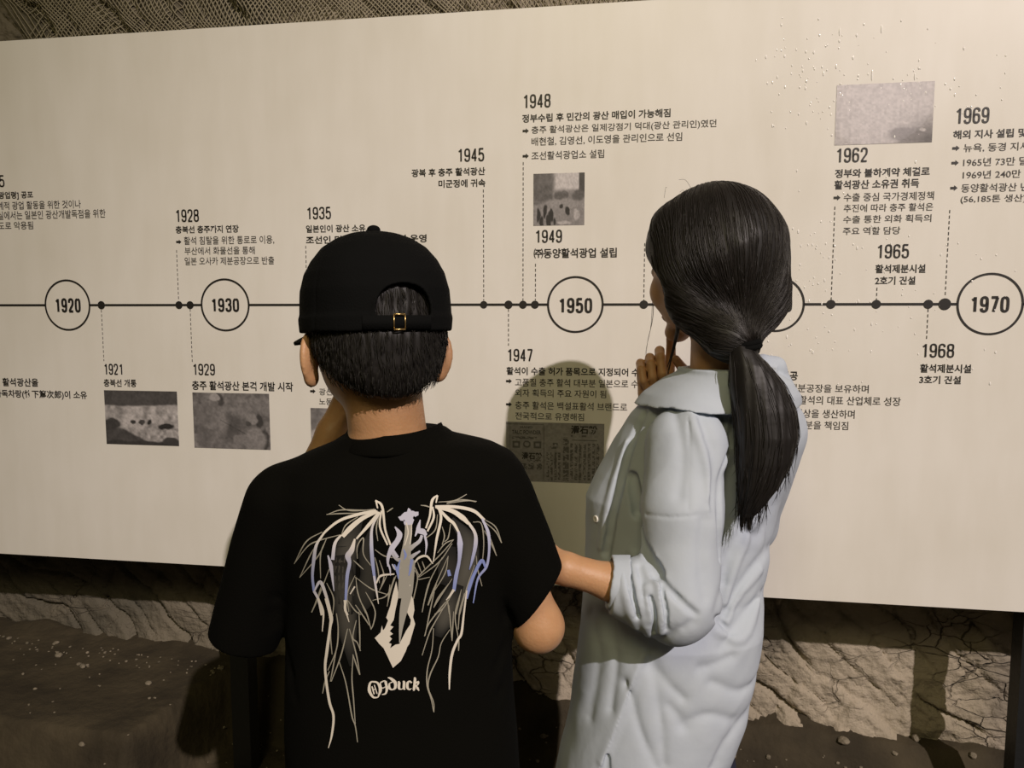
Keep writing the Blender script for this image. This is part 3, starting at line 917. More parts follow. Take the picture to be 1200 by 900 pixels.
def face_parts(H, M, s, parent):
    g = lambda r, f_, u: H + (M[0] * r + M[1] * f_ + M[2] * u) * s
    for e in (-1, 1):
        c = g(e * .031, .0785, -.0065)
        v, f = surf(lambda P: ell(P, c, (.0118 * s, .0122 * s, .0072 * s), M), c - .016, c + .016, .0016)
        eye = add('eye', v, f, M_EYE, parent)
        c2 = g(e * .0305, .0885, -.0065)
        v, f = surf(lambda P: ell(P, c2, (.0052 * s, .0026 * s, .0052 * s), M), c2 - .008, c2 + .008, .0010)
        add('iris', v, f, M_IRIS, eye)
        v, f = tube(smooth_path([g(e * .013, .0955, .0155), g(e * .030, .0925, .0195), g(e * .047, .083, .0150)], 6), np.array([.0014] * 6 + [.0020] * 4 + [.0006] * 3)[:13] * s, 6)
        add('eyebrow', v, f, M_HAIR, parent)
    for u, th in ((-.0672, .0034), (-.0752, .0040)):
        c = g(0, .0905, u)
        v, f = surf(lambda P: ell(P, c, (.0165 * s, .0048 * s, th * s), M), c - .024, c + .024, .0014)
        add('lip', v, f, M_LIP, parent)


def finger(P, pts, r0=.0078, r1=.0062):
    n = len(pts)
    return chain(P, pts, [r0 + (r1 - r0) * i / (n - 1) for i in range(n)], .0025)


# ================================================================== the boy
YB = 0.955
bx = lambda px, py=450: W(px, py, YB)[0]
boy = empty('person', (float(W(455, 700, YB)[0]), 0.98, 0.0))
tag(boy, 'boy seen from behind in black cap and black T-shirt with winged print, hand at chin', 'person')
HM = frame(math.radians(24), math.radians(2.5))
HB = W(440, 383, 0.965)
BR, BF, BU = HM
b_neck = W(459, 545, 0.975)
SHL, SHR = W(348, 586, .965), W(568, 584, .965)
ELL_, WRL = W(288, 718, 1.03), W(390, 507, 1.085)
ELR, WRR = W(631, 734, .965), W(600, 705, 1.19)
CHIN_B = HB + BF * .085 - BU * .098


def boy_body(P):
    d = ell(P, HB + BU * .012, (.0745, .090, .098), HM)
    d = smin(d, ell(P, HB + BF * .028 - BU * .050, (.060, .064, .062), HM), .03)
    d = face_shape(P, d, HB, HM)
    for e in (-1, 1):
        d = smin(d, ear_shape(P, HB + BR * e * .083 - BF * .004 - BU * .036, HM, e), .006)
    d = smin(d, cap(P, HB - BF * .018 - BU * .05, b_neck, .047, .050), .016)
    tor = loft(P, [(zpx(y, YB), bx(a), bx(b), yc, ry) for y, a, b, yc, ry in
                   ((520, 408, 515, .975, .045), (545, 360, 575, .975, .055), (575, 330, 590, .975, .075), (650, 336, 585, .98, .082), (760, 345, 580, .98, .078), (880, 338, 590, .98, .085), (960, 335, 595, .98, .09), (1010, 345, 590, .98, .08))])
    d = smin(d, tor, .02)
    d = smin(d, chain(P, [SHL, ELL_, WRL], [.034, .028, .0215], .012), .015)
    d = smin(d, chain(P, [SHR, ELR, WRR], [.034, .0315, .022], .012), .015)
    # left hand resting under the chin: palm, four bent fingers against the jaw and a thumb
    pw = WRL; pc = WRL + np.array([.022, .016, .045])
    d = smin(d, cap(P, pw, pc, .021, .024), .012)
    for k in range(4):
        b = pc + np.array([.006 + .004 * k, -.018 + .014 * k, .012 - .003 * k])
        d = smin(d, finger(P, [b, b + np.array([.012, .004, .024]), b + np.array([.030, .006, .028 - .003 * k])]), .003)
    d = smin(d, finger(P, [pw + np.array([.01, -.012, .012]), pc + np.array([.012, -.026, .002]), pc + np.array([.030, -.026, .016])], .009, .007), .004)
    # right forearm reaches forward; the hand hangs loosely curled
    hd = WRR - ELR; hd /= np.linalg.norm(hd)
    pc = WRR + hd * .045
    d = smin(d, cap(P, WRR, pc, .021, .023), .012)
    for k in range(4):
        b = pc + hd * .012 + np.array([-.022 + .0145 * k, .0, .004])
        d = smin(d, finger(P, [b, b + hd * .030 + np.array([0, 0, .004]), b + hd * .046 - np.array([0, 0, .014]), b + hd * .044 - np.array([0, 0, .030])]), .003)
    d = smin(d, finger(P, [WRR + hd * .015 + np.array([-.014, 0, 0]), pc + np.array([-.036, .002, -.006]), pc + hd * .022 + np.array([-.034, 0, -.014])], .009, .007), .004)
    for e, kx in ((-1, bx(415)), (1, bx(520))):
        d = smin(d, chain(P, [(kx, .98, zpx(985, YB)), (kx + e * .008, .97, .40), (kx + e * .010, .99, .09)], [.070, .052, .034], .02), .03)
    return d


v, f = surf(boy_body, (-.46, .78, 0.04), (.10, 1.36, 1.42), .0028, 1)
body_o = add('body', v, f, M_SKIN, boy)
face_parts(HB, HM, 1.0, body_o)


# outer form of the cap's crown (the hair is pressed flat under it)
cap_prof = np.array([(0, .0925), (.015, .0935), (.050, .0925), (.070, .0875), (.086, .0785), (.102, .0645), (.113, .0480), (.1205, .0300), (.1245, .012), (.1255, 0.0)])


def crown_out(P, off=0.0):
    q = (P - HB) @ HM.T
    x, y, z = q[:, 0], q[:, 1] + .004, q[:, 2] + .006
    e = np.interp(z, cap_prof[:, 0], cap_prof[:, 1])
    r = (np.abs(x / .98) ** 2.15 + np.abs(y / 1.10) ** 2.15) ** (1 / 2.15)
    a = np.arctan2(x, y)
    seam = .0011 * np.clip(1 - np.abs(((a / (math.pi / 3)) + .5) % 1 - .5) * (math.pi / 3) * .09 / .0025, 0, 1)
    d1 = (r - e) * np.where(z > .075, .62, .95)
    d2 = z - .1255
    return smax(d1, d2, .012) + off + seam - .0014 * (fbm(P * 26, 2) - .5) * 2, q, z



# hair: close-cropped cap of hair, and short strands over it
def boy_hair(P):
    d = ell(P, HB + BU * .014 - BF * .004, (.0815, .0975, .104), HM)
    d = smin(d, ell(P, HB - BF * .048 - BU * .040, (.062, .050, .058), HM), .03)
    d = smin(d, cap(P, HB - BF * .016 - BU * .02, HB - BF * .022 - BU * .092, .077, .0515), .02)
    q = (P - HB) @ HM.T
    front = q[:, 1] - .045 - .9 * np.clip(q[:, 2] - .03, -.2, 1)      # face side stays clear
    zmin = -.088 + .018 * np.clip(np.abs(q[:, 0]) / .05, 0, 1) ** 2 + .55 * np.clip(q[:, 1] + .055, 0, .06) + 2.2 * np.clip(q[:, 1] - .004, 0, 1)
    d = smax(d, front, .012)
    d = smax(d, (zmin - q[:, 2]) * .7, .010)
    dc = crown_out(P)[0]
    d = np.maximum(d, dc + .0062 - 1.6 * np.clip(-.002 - q[:, 2], 0, 1))       # pressed flat under the cap
    ridge = .0011 * np.sin(np.arctan2(q[:, 1], q[:, 0]) * 60 + 6 * fbm(P * 30, 2))
    return d + ridge + .002 * (fbm(P * 60, 2) - .5)


hv, hf = surf(boy_hair, HB - .135, HB + .135, .003, 1)
hair = add('hair', hv, hf, M_HAIR, boy)
ht = bvh_of(hv, hf)
st = MB()
for k in range(6500):
    q = rng.normal(size=3); q /= np.linalg.norm(q)
    if q[2] > .45: continue
    o = HB + (HM.T @ (q * np.array([.2, .2, .2])))
    hit = ht.ray_cast(Vector(o), Vector(HB - o))
    if hit[0] is None: continue
    p = np.array(hit[0]); n = np.array(hit[1])
    if (p - HB) @ BF > .03 or (p - HB) @ BU < -.080: continue
    dn = -BU + rng.normal(0, .16, 3); dn -= n * (dn @ n) * .9; dn /= np.linalg.norm(dn)
    L_ = rng.uniform(.010, .020) * (.45 if (p - HB) @ BU < -.066 else 1)
    pts = [p - n * .001, p + n * .0016 + dn * L_ * .5, p + n * rng.uniform(.0006, .002) + dn * L_]
    st.put(*tube(pts, [.00045, .0004, .0001], 3))
st.build('cropped_strands', M_CROP, hair)


# cap: tall six-panel crown with an arched opening at the back
OPX, OPW, OPH = .008, .034, .037


def arch(q, z, grow=0.0):
    """the back opening: flat bottom, round top"""
    x = q[:, 0] - OPX
    zc = np.clip(z - .016, 0, None)
    x = np.abs(x)
    el = np.sqrt((x / (OPW + grow)) ** 2.4 + (zc / (OPH + grow)) ** 2.4 + 1e-12) - 1
    d = el * .035
    d = np.maximum(d, .016 - grow - z)
    return np.maximum(d, q[:, 1])


def boy_cap(P):
    d, q, z = crown_out(P)
    shell = np.maximum(d, -(d + .0042))
    shell = np.maximum(shell, -z)
    hem = np.maximum(np.abs(d + .0014) - .0026, np.abs(z - .009) - .0090)      # sewn lower band
    shell = smin(shell, hem, .003)
    rim = np.maximum(np.abs(d + .0010) - .0030, np.abs(arch(q, z)) - .0035)
    shell = smin(shell, rim, .002)
    return smax(shell, -arch(q, z, -.0005), .002)


v, f = surf(boy_cap, HB + np.array([-.125, -.135, -.03]), HB + np.array([.125, .135, .135]), .0023, 1)
cap_o = add('cap', v, f, M_CAP, boy)
cap_o['label'] = 'black baseball cap with an arched opening at the back'


def brim(P):
    q = (P - HB) @ HM.T
    x, y, z = q[:, 0], q[:, 1], q[:, 2] + .006
    zt = .012 - 3.2 * x * x - .22 * np.clip(y - .085, 0, 1)
    out = np.sqrt((x / .091) ** 2 + (np.clip(y - .055, -1, 1) / .125) ** 2) - 1
    d = np.maximum(np.abs(z - zt) - .0022, out * .08)
    inn = 1 - (np.abs(x / .090) ** 2.15 + np.abs((y + .004) / .092) ** 2.15) ** (1 / 2.15)
    return np.maximum(np.maximum(d, inn * .08), .0 - y)


v, f = surf(brim, HB + np.array([-.20, -.06, -.13]), HB + np.array([.15, .22, .05]), .0026, 1)
add('brim', v, f, M_CAP, cap_o)
bp = HB + BU * .1195 - BF * .004
v, f = surf(lambda P: ell(P, bp, (.0085, .0085, .0062), HM), bp - .02, bp + .02, .0014)
add('button', v, f, M_CAP, cap_o)


def back_pt(x, z, lift):
    """a point on the back of the crown, x across and z up, in the cap's own axes"""
    e = np.interp(z, cap_prof[:, 0], cap_prof[:, 1]) + lift
    y = -1.10 * (max(e ** 2.15 - abs(x / .98) ** 2.15, 1e-9)) ** (1 / 2.15) - .004
    return HB + BR * x + BF * y + BU * (z - .006)


sm = MB()
xs = np.linspace(-.040, .040, 25)
for i in range(len(xs)):
    pass
rows_ = [(z, l) for z, l in ((.001, .0012), (.001, .0032), (.0165, .0032), (.0165, .0012))]
V = [back_pt(x, z, l) for x in xs for z, l in rows_]
F = [(4 * i + k, 4 * i + 4 + k, 4 * i + 4 + (k + 1) % 4, 4 * i + (k + 1) % 4) for i in range(len(xs) - 1) for k in range(4)]
sm.put(V, F)
sm.build('strap', M_CAP, cap_o)
bk = MB()
for pa, pb in (((-.0065, .0175), (.0065, .0175)), ((-.0065, .0005), (.0065, .0005)), ((-.0065, .0175), (-.0065, .0005)), ((.0065, .0175), (.0065, .0005))):
    bk.put(*tube([back_pt(pa[0], pa[1], .0046), back_pt((pa[0] + pb[0]) / 2, (pa[1] + pb[1]) / 2, .0050), back_pt(pb[0], pb[1], .0046)], .0011 if pa[1] == pb[1] else .0007, 6))
bk.build('buckle', M_BRASS, cap_o)


# T-shirt
TEE = [(zpx(y, YB), bx(a), bx(b), yc, ry) for y, a, b, yc, ry in
       ((505, 413, 520, .975, .050), (513, 398, 530, .975, .060), (522, 384, 575, .975, .068), (534, 352, 600, .975, .078), (548, 322, 611, .975, .088), (575, 308, 604, .975, .098),
        (620, 314, 600, .975, .104), (700, 323, 598, .98, .102), (760, 324, 598, .98, .098), (820, 322, 601, .98, .10), (900, 318, 608, .98, .105), (1000, 312, 616, .98, .11))]
SL0, SL1 = W(333, 588, .955), W(284, 750, .985)
SR0, SR1 = W(583, 588, .955), W(629, 700, .965)


def sleeve(P, a, b, ra, rb, cutn):
    d = cap(P, a, b + (b - a) * .3, ra, rb + .002)
    ax = (b - a) / np.linalg.norm(b - a)
    n = ax + cutn; n /= np.linalg.norm(n)
    return smax(d, (P - b) @ n, .004), (P - b) @ n


def tee(P):
    d = loft(P, TEE, 2.25)
    l, lc = sleeve(P, SL0, SL1, .049, .0425, np.array([0.05, -.15, 0]))
    r, rc = sleeve(P, SR0, SR1, .049, .0430, np.array([0.55, -.15, 0.22]))
    d = smin(d, l, .016); d = smin(d, r, .016)
    # hollow sleeve ends
    for a, b in ((SL0, SL1), (SR0, SR1)):
        ax = (b - a) / np.linalg.norm(b - a)
        d = smax(d, -cap(P, b - ax * .02, b + ax * .12, .0375, .040), .003)
    # shoulder blades, spine, and soft folds
    d = d - .006 * np.exp(-(((P[:, 0] - bx(385)) / .05) ** 2 + ((P[:, 2] - zpx(610, YB)) / .07) ** 2)) - .006 * np.exp(-(((P[:, 0] - bx(535)) / .05) ** 2 + ((P[:, 2] - zpx(610, YB)) / .07) ** 2))
    q = P * np.array([9, 6, 5]) + 3
    d = d + .0075 * (fbm(q, 3) - .5) * 1.2
    fold = lambda a, b, r: np.clip(1 - cap(P, a, b, r, r * .7) / .012, 0, 1)
    for pts in (((604, 745), (560, 800), (500, 870)), ((600, 790), (545, 850), (470, 905)), ((330, 760), (370, 840), (420, 900)), ((330, 640), (318, 720), (326, 760)), ((597, 620), (592, 700), (600, 735))):
        pts = smooth_path([W(x, y, .885 + .0004 * abs(x - 460)) for x, y in pts], 3)
        for i in range(len(pts) - 1): d = d + .0016 * fold(pts[i], pts[i + 1], .004)
    return d


tee_v, tee_f = surf(tee, (-.42, .82, zpx(1000, YB) - .02), (.12, 1.12, zpx(495, YB)), .0032, 2)
tee_o = add('t_shirt', tee_v, tee_f, M_TEE, boy)
tee_o['label'] = 'black short-sleeved T-shirt with a winged print on the back'
TEE_B = bvh_of(tee_v, tee_f)
# ribbed collar band
cb = MB()
n = 64
cc = W(463, 509, .975)
prof = [(-.004, .010), (.0005, .012), (.0045, .004), (.0055, -.008), (.003, -.013), (-.004, -.012)]
V = []
for k in range(n):
    t = 2 * math.pi * k / n
    c_, s_ = math.cos(t), math.sin(t)
    for dr, dz in prof:
        flare = dr + (.0095 if dz < 0 else 0) * (1 if s_ < .2 else .6)
        V.append(cc + np.array([(.059 + flare) * c_, (.060 + flare) * s_, dz + .004 * c_ - .004 * s_ * s_ - .022 * max(s_, 0)]))
m_ = len(prof)
cb.put(V, [(k * m_ + j, ((k + 1) % n) * m_ + j, ((k + 1) % n) * m_ + (j + 1) % m_, k * m_ + (j + 1) % m_) for k in range(n) for j in range(m_)])
cb.build('collar', M_TEE, tee_o)

# the print on the back, laid onto the cloth
CREAM, OLIVE, LAV, BLUE, GREY = (.72, .67, .58), (.34, .32, .255), (.55, .55, .66), (.24, .30, .60), (.36, .345, .30)
pr = MB()
layer = [0]


def on_tee(px, py, lift):
    r = ray(px, py)
    h = TEE_B.ray_cast(Vector((0, 0, CAM_H)), Vector(r))
    if h[0] is None: return np.array(W(px, py, .89))
    n_ = np.array(h[1]); n_ = n_ if n_ @ r < 0 else -n_
    return np.array(h[0]) + n_ * lift


def ink(pts, ws, c, c2=None, soft=False):
    layer[0] += 1
    lift = .0012 + .000012 * layer[0]
    p = smooth_path(pts, 6) if len(pts) > 2 else np.array([pts[0] + (np.array(pts[1]) - pts[0]) * t for t in np.linspace(0, 1, 6)])
    t = np.linspace(0, 1, len(p))
    wd = np.interp(t, np.linspace(0, 1, len(ws)), ws)
    prof = [-1, 1] if not soft else [-1, -.66, -.33, 0, .33, .66, 1]
    V, C = [], []
    base = np.array([.009, .009, .008])
    for i in range(len(p)):
        d = p[min(i + 1, len(p) - 1)] - p[max(i - 1, 0)]; d = d / (np.linalg.norm(d) + 1e-9)
        nn = np.array([-d[1], d[0]])
        col = np.array(c) if c2 is None else np.array(c) * (1 - t[i]) + np.array(c2) * t[i]
        for a in prof:
            q = p[i] + nn * a * wd[i] / 2
            V.append(on_tee(q[0], q[1], lift))
            C.append(col if not soft else base + (col - base) * (1 - a * a) * math.sin(math.pi * t[i]) ** 1.5)
    m = len(prof)
    F = [(i * m + j, i * m + j + 1, (i + 1) * m + j + 1, (i + 1) * m + j) for i in range(len(p) - 1) for j in range(m - 1)]
    pr.put(V, F, C)


def fill(poly, c):
    """filled shape: triangulated and cut fine enough to follow the cloth"""
    layer[0] += 1
    lift = .0012 + .000012 * layer[0]
    bm = bmesh.new()
    vs = [bm.verts.new((x, y, 0)) for x, y in poly]
    fc = bm.faces.new(vs)
    bmesh.ops.triangulate(bm, faces=[fc])
    for _ in range(2): bmesh.ops.subdivide_edges(bm, edges=[e for e in bm.edges if e.calc_length() > 6], cuts=1)
    bmesh.ops.triangulate(bm, faces=bm.faces[:])
    bm.verts.index_update()
    V = [on_tee(x.co.x, x.co.y, lift) for x in bm.verts]
    pr.put(V, [[w_.index for w_ in q.verts] for q in bm.faces], c)
    bm.free()


def T(ox, oy, s): return lambda pts: [np.array([ox + x / s, oy + y / s]) for x, y in pts]
A1, A2, A3, A4, A5, A6 = T(340, 560, 5.63), T(470, 560, 5.63), T(340, 700, 5), T(460, 680, 5.63), T(420, 580, 7.5), T(420, 680, 6)
# smoky feather shading
ink(A1([(470, 280), (390, 420), (350, 620), (370, 800), (400, 900)]), [4, 26, 30, 24, 10], (.075, .07, .058), soft=True)
ink([(402, 640), (405, 700), (408, 740), (413, 780)], [16, 30, 22, 6], (.075, .07, .058), soft=True)
ink(A1([(540, 330), (500, 500), (520, 640), (480, 800), (440, 890)]), [4, 16, 20, 26, 8], (.035, .033, .027), soft=True)
ink(A2([(330, 270), (440, 420), (430, 600), (380, 760), (350, 900)]), [6, 22, 26, 24, 14], (.10, .095, .078), soft=True)
ink(A4([(420, 20), (370, 160), (330, 280), (300, 370)]), [18, 22, 20, 8], (.085, .08, .066), soft=True)
ink(A2([(330, 450), (310, 600), (270, 700)]), [10, 26, 10], (.035, .033, .027), soft=True)
# thin olive feather lines, left wing
for p in ([(323, 180), (380, 212), (470, 215), (560, 205)], [(243, 243), (330, 212), (450, 212), (560, 212)], [(243, 240), (330, 235), (450, 232)], [(640, 225), (680, 197)],
          [(32, 565), (110, 420), (215, 355)], [(35, 560), (120, 450), (200, 410), (330, 375)], [(68, 655), (130, 520), (160, 465)], [(68, 655), (190, 510), (245, 395)],
          [(245, 395), (205, 500), (205, 660)], [(340, 375), (370, 310), (450, 255)], [(445, 530), (445, 450), (485, 395), (485, 500), (545, 590)], [(580, 415), (570, 330), (590, 240)],
          [(148, 885), (200, 760), (268, 580)], [(150, 880), (180, 800), (210, 710)], [(245, 690), (290, 790), (285, 900)], [(435, 650), (450, 760), (500, 890)], [(500, 750), (550, 840), (565, 900)],
          [(430, 650), (540, 730), (640, 765)], [(545, 805), (640, 770), (690, 650)], [(640, 845), (670, 720), (700, 640)], [(645, 820), (660, 700)], [(590, 740), (640, 640)], [(590, 540), (620, 640), (600, 720)],
          [(560, 520), (580, 600), (590, 690)], [(560, 470), (620, 510), (690, 525)], [(380, 800), (430, 870), (470, 900)], [(430, 640), (380, 760), (390, 880)], [(420, 540), (485, 600)]):
    ink(A1(p), [.7, 1.5, .8], OLIVE)
for p in ([(130, 85), (165, 10)], [(275, 90), (285, 180), (275, 300), (225, 425)], [(275, 300), (240, 490)], [(340, 180), (300, 340), (245, 490)], [(390, 130), (370, 230), (395, 260), (415, 310)], [(405, 80), (410, 200), (412, 310)],
          [(350, 180), (390, 330), (412, 450)], [(290, 370), (330, 500), (365, 690), (385, 750), (398, 845)], [(372, 330), (365, 470), (375, 600), (385, 740)], [(370, 330), (410, 450)], [(195, 560), (210, 490), (235, 430)],
          [(385, 40), (440, 120), (465, 160)], [(410, 10), (450, 90), (475, 180)], [(470, 10), (500, 80), (490, 150), (475, 185)], [(250, 100), (240, 200), (250, 330)]):
    ink(A3(p), [.9, 1.6, .9], OLIVE)
# right wing thin lines
for p in ([(130, 180), (165, 185), (210, 200)], [(245, 160), (350, 150), (430, 108)], [(300, 165), (400, 145), (495, 155)], [(300, 170), (430, 150), (490, 158)], [(540, 268), (620, 320), (662, 425)], [(550, 290), (620, 350), (660, 425)],
          [(580, 380), (628, 510)], [(545, 345), (600, 450), (626, 508)], [(470, 290), (525, 300), (540, 420), (530, 560)], [(270, 320), (285, 380), (270, 440)], [(325, 300), (310, 390), (285, 420)],
          [(345, 405), (260, 500), (110, 655), (190, 650)], [(335, 430), (250, 550), (120, 650)], [(310, 510), (210, 740), (175, 835)], [(310, 510), (290, 620), (220, 740)], [(270, 520), (180, 700), (140, 880)], [(220, 745), (185, 895)],
          [(335, 660), (270, 760), (215, 850)], [(335, 760), (280, 850), (220, 895)], [(305, 800), (315, 895)], [(395, 730), (360, 895)], [(480, 570), (430, 720), (385, 895)], [(490, 510), (500, 600), (528, 710)],
          [(80, 590), (110, 650), (85, 790)], [(110, 660), (90, 760), (80, 800)], [(80, 560), (120, 640)], [(110, 550), (135, 620)], [(140, 545), (160, 600)], [(240, 490), (290, 430), (345, 405)], [(240, 240), (225, 340), (160, 400)]):
    ink(A2(p), [.7, 1.4, .8], OLIVE)
for p in ([(195, 205), (215, 110), (245, 10)], [(235, 160), (290, 20)], [(210, 365), (240, 280), (330, 160), (360, 130)], [(195, 490), (240, 350), (280, 270), (350, 150)], [(215, 360), (240, 230), (270, 90)], [(270, 175), (300, 110), (370, 15)],
          [(370, 160), (390, 395)], [(450, 60), (410, 220), (430, 375)], [(470, 80), (440, 200), (430, 320)], [(400, 200), (390, 390)], [(435, 380), (432, 460)],
          [(270, 310), (260, 450), (230, 580), (228, 690), (255, 780), (270, 860)], [(375, 320), (320, 410), (300, 500), (250, 610), (235, 700), (270, 800), (272, 865)]):
    ink(A4(p), [.8, 1.5, .9], OLIVE)
# heavy ribs, left wing
ink(A1([(570, 215), (450, 240), (330, 280), (240, 350), (205, 400)]), [3.2, 3.6, 3.2, 2.6, 2], CREAM)
ink(A1([(215, 380), (180, 440), (165, 520), (155, 640), (165, 740)]), [2.2, 3.2, 4, 3, 3], CREAM, BLUE)
ink(A1([(165, 745), (205, 680), (240, 760), (265, 850), (275, 900)]), [1.5, 4, 3.5, 3, 2.5], LAV, CREAM)
ink(A1([(165, 740), (195, 800), (215, 900)]), [3, 3, 2.4], LAV, CREAM)
ink(A3([(170, 0), (200, 80), (195, 195)]), [2.6, 2.4, 1], CREAM)
ink(A3([(215, 0), (245, 110), (240, 170), (222, 310), (212, 420), (235, 600), (260, 690), (250, 800), (230, 878)]), [3, 4.5, 3, 3.4, 2.8, 3, 2.8, 2.4, .8], CREAM)
ink(A1([(580, 220), (480, 265), (400, 330), (350, 385)]), [3, 5, 6, 4.5], CREAM)
ink(A1([(340, 375), (300, 430), (285, 535)]), [2.2, 3.6, 4], CREAM, LAV)
ink(A1([(255, 505), (275, 580), (295, 740)]), [1.5, 4.6, .8], LAV)
ink(A1([(590, 225), (520, 310), (440, 400)]), [3, 4, 2], CREAM)
ink(A1([(430, 400), (410, 470), (385, 510), (395, 560), (380, 640), (370, 810)]), [2, 6, 7, 4, 4, 2.6], CREAM, BLUE)
ink(A1([(370, 800), (368, 860), (385, 900)]), [3, 3, 2.4], CREAM)
ink(A3([(325, 10), (330, 70), (350, 140)]), [3, 2.4, .8], CREAM)
ink(A1([(595, 225), (545, 320), (538, 420), (545, 540), (565, 700)]), [2.2, 2.6, 4, 4.4, 2.4], CREAM, BLUE)
ink(A1([(555, 640), (568, 720), (585, 825)]), [2.5, 2.6, .8], LAV, CREAM)
ink(A1([(565, 150), (610, 190), (630, 340), (665, 440)]), [2, 3, 2.4, 2.2], CREAM)
ink(A1([(605, 215), (595, 320), (645, 440)]), [2, 2.4, 2], CREAM)
ink(A1([(568, 150), (580, 200)]), [2, 1.6], CREAM)
ink(A1([(570, 690), (600, 640), (690, 628)]), [1.4, 2.6, 1.6], CREAM)
ink(A1([(400, 760), (430, 710)]), [1.2, 1.8], CREAM)
# heavy ribs, right wing
ink(A2([(225, 190), (350, 190), (470, 215), (545, 275)]), [3.2, 3.4, 4, 3], CREAM)
ink(A2([(530, 265), (570, 360), (575, 470), (555, 580), (500, 660), (470, 820)]), [2.6, 4, 3, 3, 2.4, 1.2], LAV, BLUE)
ink(A2([(550, 590), (525, 540), (480, 620), (450, 700), (425, 790)]), [2, 4, 3.6, 4, 3.4], BLUE)
ink(A2([(235, 195), (330, 215), (400, 260), (440, 300)]), [3, 5, 6, 3.5], CREAM)
ink(A2([(440, 295), (480, 360), (485, 430), (465, 530), (445, 600)]), [3, 3.6, 4.6, 3.4, .8], CREAM, BLUE)
ink(A2([(245, 200), (310, 270), (345, 300), (380, 365)]), [2.6, 4, 3.4, 2.4], CREAM)
ink(A2([(375, 350), (385, 430), (380, 540), (360, 640), (345, 740)]), [2.4, 6.5, 3.6, 4.4, 3.6], LAV, BLUE)
ink(A2([(345, 730), (320, 770), (295, 800)]), [3.2, 2.4, .8], CREAM)
ink(A2([(250, 205), (262, 270), (235, 400), (212, 550)]), [2.4, 3, 2.8, 1], CREAM)
ink(A2([(240, 115), (205, 150), (190, 250), (165, 330)]), [1.6, 3.2, 2.4, 2], CREAM)
ink(A2([(240, 118), (230, 165)]), [2, 1.4], CREAM)
ink(A2([(208, 190), (215, 260), (175, 350)]), [1.8, 2.6, 2], CREAM)
ink(A2([(85, 560), (120, 520), (170, 510), (210, 560)]), [1.4, 2.6, 2.6, 1], CREAM)
ink(A2([(310, 600), (318, 640)]), [3, 4], BLUE)
ink(A4([(485, 60), (465, 220), (450, 345), (425, 390), (390, 480), (375, 600), (372, 715)]), [1.6, 2.2, 2.8, 2.8, 3, 2.8, 1.2], CREAM)
# the blade: pale jagged halves below, grey core, hilt above
fill(A6([(268, 0), (240, 100), (225, 175), (210, 215), (197, 255), (210, 275), (188, 330), (175, 345), (168, 310), (158, 360), (118, 398), (150, 440), (180, 470), (245, 608), (300, 560), (335, 490), (345, 460), (360, 440), (400, 300), (385, 250),
         (395, 200), (388, 130), (372, 90), (365, 130), (352, 80), (375, 0), (345, 0), (335, 110), (350, 150), (345, 220), (370, 270), (365, 305), (335, 350), (290, 440), (262, 445), (240, 460), (225, 470), (235, 440), (215, 432), (238, 405), (220, 385), (245, 370), (222, 350), (248, 320), (225, 310), (250, 270), (262, 200), (285, 100)]), CREAM)
ink([(481, 655), (478, 690), (473, 715), (470, 735), (468.5, 752)], [12, 12, 9, 4.5, 1.2], GREY)
ink(A5([(440, 200), (440, 330), (430, 430), (415, 560), (405, 720), (400, 900)]), [7, 8, 9, 13, 13, 13.5], GREY)
ink(A5([(395, 560), (350, 560), (310, 520), (290, 470)]), [6, 4, 3.4, 2], GREY, LAV)
ink(A5([(380, 620), (330, 640), (300, 600)]), [5, 3.4, 1.5], GREY, LAV)
ink(A5([(440, 480), (490, 440), (540, 400), (560, 350)]), [6, 4.6, 4, 3], GREY, LAV)
ink(A5([(440, 560), (490, 520), (545, 485)]), [6, 4, 1.6], GREY, LAV)
ink(A5([(440, 640), (470, 600), (480, 555)]), [5, 3.4, 1.5], GREY, BLUE)
fill(A5([(425, 215), (400, 200), (400, 225), (372, 222), (352, 190), (375, 182), (385, 170), (405, 150), (430, 145), (440, 112), (465, 140), (480, 135), (500, 145), (530, 145), (530, 175), (500, 190), (490, 180), (480, 200), (492, 215), (475, 260), (408, 260), (400, 235)]), LAV)
ink(A5([(325, 275), (365, 340), (345, 400), (300, 460), (265, 540), (262, 620)]), [1.2, 6.5, 6, 6.5, 4, 1.5], LAV)
ink(A5([(545, 215), (530, 300), (570, 320), (600, 350)]), [1, 6, 7, 2.5], LAV)
ink(A5([(530, 290), (500, 360)]), [5, 1], LAV)
ink(A5([(260, 590), (280, 640), (285, 700)]), [2.5, 2, .8], LAV); ink(A5([(585, 350), (600, 430), (590, 520)]), [2.6, 2.6, .8], LAV)
ink(A5([(310, 480), (350, 540)]), [2.5, 3.5], LAV)
for p in ([(400, 470), (418, 520), (405, 560)], [(370, 560), (350, 640), (360, 690)], [(465, 550), (460, 640), (445, 700)], [(320, 600), (345, 660), (355, 730)]):
    ink(A5(p), [1, 3.2, 1], BLUE)
ink(A5([(425, 240), (440, 330), (410, 440)]), [1.2, 1.4, .8], CREAM); ink(A5([(470, 250), (468, 340), (455, 430)]), [1, 1.2, .8], CREAM)
